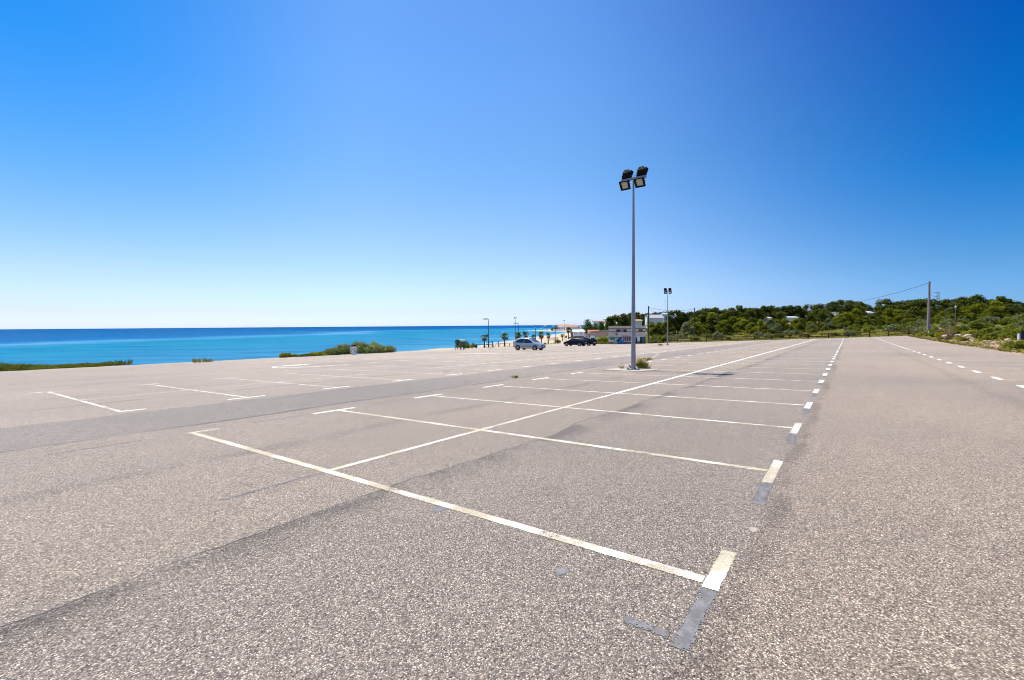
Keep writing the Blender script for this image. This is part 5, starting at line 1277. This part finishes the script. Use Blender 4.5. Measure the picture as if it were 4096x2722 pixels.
for px0, px1, Y, y0, y1, yr, lab in ((3745, 3774, 92, 1329, 1320, 1316, 'small wall with wavy red tile top right of the concrete pole'), (3834, 3853, 108, 1312, 1304.5, 1300.5, 'smaller tile-topped wall right of the thin pole')):
    x0, _ = at(px0, Y); x1, _ = at(px1, Y); xc = (x0 + x1) / 2; zt_ = ztop((px0 + px1)/2, y1, Y); zb = zg(xc, Y)
    t = empty('tile_topped_wall', (xc, Y, zb)); MB().box((0, .15, (zt_ - zb) / 2), (x1 - x0 - .2, .3, zt_ - zb + .4)).build('wall', mat('grey_render', (.13, .13, .15), .8), t)
    tl = MB(); nn = 5
    for k in range(nn): tl.tube([((k - 2) * (x1 - x0) / nn, -.25, zt_ - zb), ((k - 2) * (x1 - x0) / nn, .5, zt_ - zb + .16)], (x1 - x0) / nn * .52, 8)
    tl.build('roof_tiles', mat('red_tiles', (.55, .17, .10), .7), t); tag(t, lab, 'wall', 'tile-topped walls in the scrub')

# ================================================================== POLES, MASTS, CABLES
conc_pole = noisy('concrete_pole', (.28, .22, .215), (.22, .175, .17), 1.5, .85, 5, .2)
def pole(name, px, Y, top, r0, r1, m, label, cat='utility pole', group=None, square=False, cross=False):
    x_, y_ = at(px, Y); z_ = zg(x_, y_); h = ztop(px, top, Y) - z_; t = empty(name, (x_, y_, z_))
    if square:
        MB().add([(-r0, -r0*.8, -.3), (r0, -r0*.8, -.3), (r0, r0*.8, -.3), (-r0, r0*.8, -.3), (-r1, -r1*.8, h), (r1, -r1*.8, h), (r1, r1*.8, h), (-r1, r1*.8, h)], [(3, 2, 1, 0), (4, 5, 6, 7), (0, 1, 5, 4), (1, 2, 6, 5), (2, 3, 7, 6), (3, 0, 4, 7)]).build('shaft', m, t)
    else: MB().tube([(0, 0, -.3), (0, 0, h * .5), (0, 0, h)], [r0, (r0 + r1) / 2, r1], 10).build('shaft', m, t)
    MB().box((r1 + .06, -.02, h - .3), (.14, .10, .10)).build('cable_bracket', dark_metal, t)
    tag(t, label, cat, group); return t, Vector((x_, y_, z_ + h - .3))
GPOLE = 'timber utility poles in the scrub'
pA, eA = pole('utility_pole', 2594, 112, 1225.5, .19, .14, pole_wood, 'near timber utility pole at the right corner of the hut', group=GPOLE)
pB, eB = pole('utility_pole', 2777, 127, 1232, .17, .13, pole_wood, 'timber utility pole with dark tip right of the second floodlight pole', group=GPOLE)
pC, eC = pole('utility_pole', 2871, 132, 1237, .14, .11, pole_wood, 'thin dark utility pole against the pines, third of the line', group=GPOLE)
pD, eD = pole('utility_pole', 3714, 81, 1126.5, .225, .105, conc_pole, 'tall tapering concrete utility pole at the far right corner', square=True)
pE, eE = pole('lamp_post', 3821, 100, 1214, .10, .05, conc_pole, 'thin pale pole with a small box in the scrub at right', 'pole')
MB().box((0, -.02, eE.z - pE.location.z - .45), (.30, .24, .34)).build('switch_box', white_paint, pE)
def cable(a, b, sag, label, r_=.022):
    pts_ = []
    for k in range(17):
        f = k / 16; p = a.lerp(b, f); p.z -= sag * 4 * f * (1 - f); pts_.append(p - a)
    o = MB().tube(pts_, r_, 5, False).build('overhead_cable', cable_m); o.location = a; return tag(o, label, 'cable', 'overhead cables')
cable(eA, eB, .7, 'sagging cable from the hut pole to the middle timber pole', .03)
def pt(px, y, Y): x_, y_ = at(px, Y); return Vector((x_, y_, ztop(px, y, Y)))
cable(eA + Vector((0, 0, -.3)), pt(2640, 1252, 150), .3, 'short cable dropping from the hut pole towards the hill house', .018)
cable(eD + Vector((-.1, 0, 0)), pt(3237, 1219, 172), 1.6, 'long cable from the concrete pole to the white lattice mast', .032)
cable(eD + Vector((.1, 0, -1.95)), pt(3776, 1199, 150), .3, 'short cable leaving the concrete pole to the right', .02)
def lattice(name, px, Y, top, wb, label, m, arms):
    x_, y_ = at(px, Y); z_ = zg(x_, y_); h = ztop(px, top, Y) - z_; t = empty(name, (x_, y_, z_)); b = MB(); n = 9
    for sx, sy in ((-1, -1), (1, -1), (1, 1), (-1, 1)): b.tube([(sx * wb, sy * wb, 0), (sx * wb * .55, sy * wb * .55, h)], .06, 4)
    for k in range(n):
        z0, z1 = h * k / n, h * (k + 1) / n; w0, w1 = wb * (1 - .45 * k / n), wb * (1 - .45 * (k + 1) / n)
        for (ax, ay), (bx, by) in (((-1, -1), (1, -1)), ((1, -1), (1, 1)), ((1, 1), (-1, 1)), ((-1, 1), (-1, -1))):
            b.tube([(ax * w0, ay * w0, z0), (bx * w1, by * w1, z1)], .035, 4, False)
    b.build('lattice', m, t); a_ = MB()
    for z, l, s in arms: a_.box((s * l / 2, 0, h - z), (l, .12, .14))
    a_.build('cross_arm', m, t); return tag(t, label, 'mast')
lattice('lattice_mast', 3236, 172, 1219.5, .42, 'white lattice mast with a T top in front of the pines', white_paint, [(.1, 2.4, 1), (.1, 2.4, -1)])
lattice('pylon', 3750, 205, 1168, .55, 'grey lattice pylon on the skyline right of the concrete pole', galv, [(.3, 2.2, -1), (2.0, 1.6, -1), (3.6, 2.2, -1)])
an = empty('radio_mast', (*at(2660, 215), zg(*at(2660, 215)))); MB().tube([(0, 0, 0), (0, 0, ztop(2660, 1201, 215) - zg(*at(2660, 215)))], .045, 5).build('shaft', galv, an); MB().box((0, 0, ztop(2660, 1201, 215) - zg(*at(2660, 215)) - .3), (.16, .16, .5)).build('tip', dark_metal, an); tag(an, 'thin radio mast rising behind the second floodlight pole', 'mast')

# right-hand corner: concrete pipe, marker posts, dark board
x_, y_ = at(3692, 82.5); pipe = empty('concrete_pipe', (x_, y_, zg(x_, y_)))
MB().lathe([(.27, -.1), (.36, -.1), (.36, .88), (.27, .88), (.27, -.1)], 22).build('pipe_wall', noisy('pale_cement', (.60, .57, .58), (.50, .47, .48), 2), pipe); MB().box((.55, .1, .32), (.55, .4, .10)).build('lid_slab', concrete, pipe); tag(pipe, 'upright pale concrete pipe beside the concrete pole', 'concrete pipe')
green_m = mat('dark_green_band', (.02, .07, .055), .6)
for px, Y, h, w, lab in ((3715, 78.5, .75, .12, 'small green and white marker post in front of the concrete pole'), (4077, 44.6, .92, .115, 'green and white marker post at the right edge of the verge')):
    x_, y_ = at(px, Y); t = empty('marker_post', (x_, y_, zg(x_, y_))); MB().tube([(0, 0, -.1), (.03, 0, h)], [w, w * .95], 12).build('shaft', white_paint, t)
    MB().box((w * .62, -.01, h * .52), (w * .9, w * 1.95, h * .98)).build('green_side', green_m, t); tag(t, lab, 'marker post', 'marker posts')
x_, y_ = at(4098, 43.8); t = empty('dark_board', (x_, y_, zg(x_, y_))); MB().box((0, 0, .75), (.62, .07, .88)).build('panel', mat('navy_panel', (.012, .014, .03), .5), t)
for s in (-1, 1): MB().tube([(s * .2, .06, -.1), (s * .2, .06, 1.1)], .03, 6).build('leg', dark_metal, t)
tag(t, 'dark blue board cut by the right picture edge', 'board')
# sailing boat on the horizon
x_, y_ = at(2007, 1500); t = empty('sailing_boat', (x_, y_, SEA))
hl = MB(); hl.add([(-3, 0, .8), (-2, -.9, .9), (2, -.9, .9), (3.6, 0, 1.1), (2, .9, .9), (-2, .9, .9), (-2.6, 0, -.1), (2.6, 0, -.1)], [(0, 1, 2, 3, 4, 5), (0, 6, 1), (1, 6, 7, 2), (2, 7, 3), (3, 7, 4), (4, 7, 6, 5), (5, 6, 0)]); hl.build('hull', white_paint, t)
MB().tube([(0, 0, .8), (0, 0, 8)], .07, 6).build('mast', white_paint, t); sl_ = MB(); sl_.add([(.1, .02, 1.6), (-2.6, .25, 1.6), (-.05, .02, 7.8), (.1, -.02, 1.6), (-2.6, .2, 1.6), (-.05, -.02, 7.8)], [(0, 1, 2), (5, 4, 3), (0, 3, 4, 1), (1, 4, 5, 2), (2, 5, 3, 0)]); sl_.build('sail', mat('sailcloth', (.8, .8, .78), .8), t)
tag(t, 'tiny white sailing boat on the sea horizon', 'sailing boat')
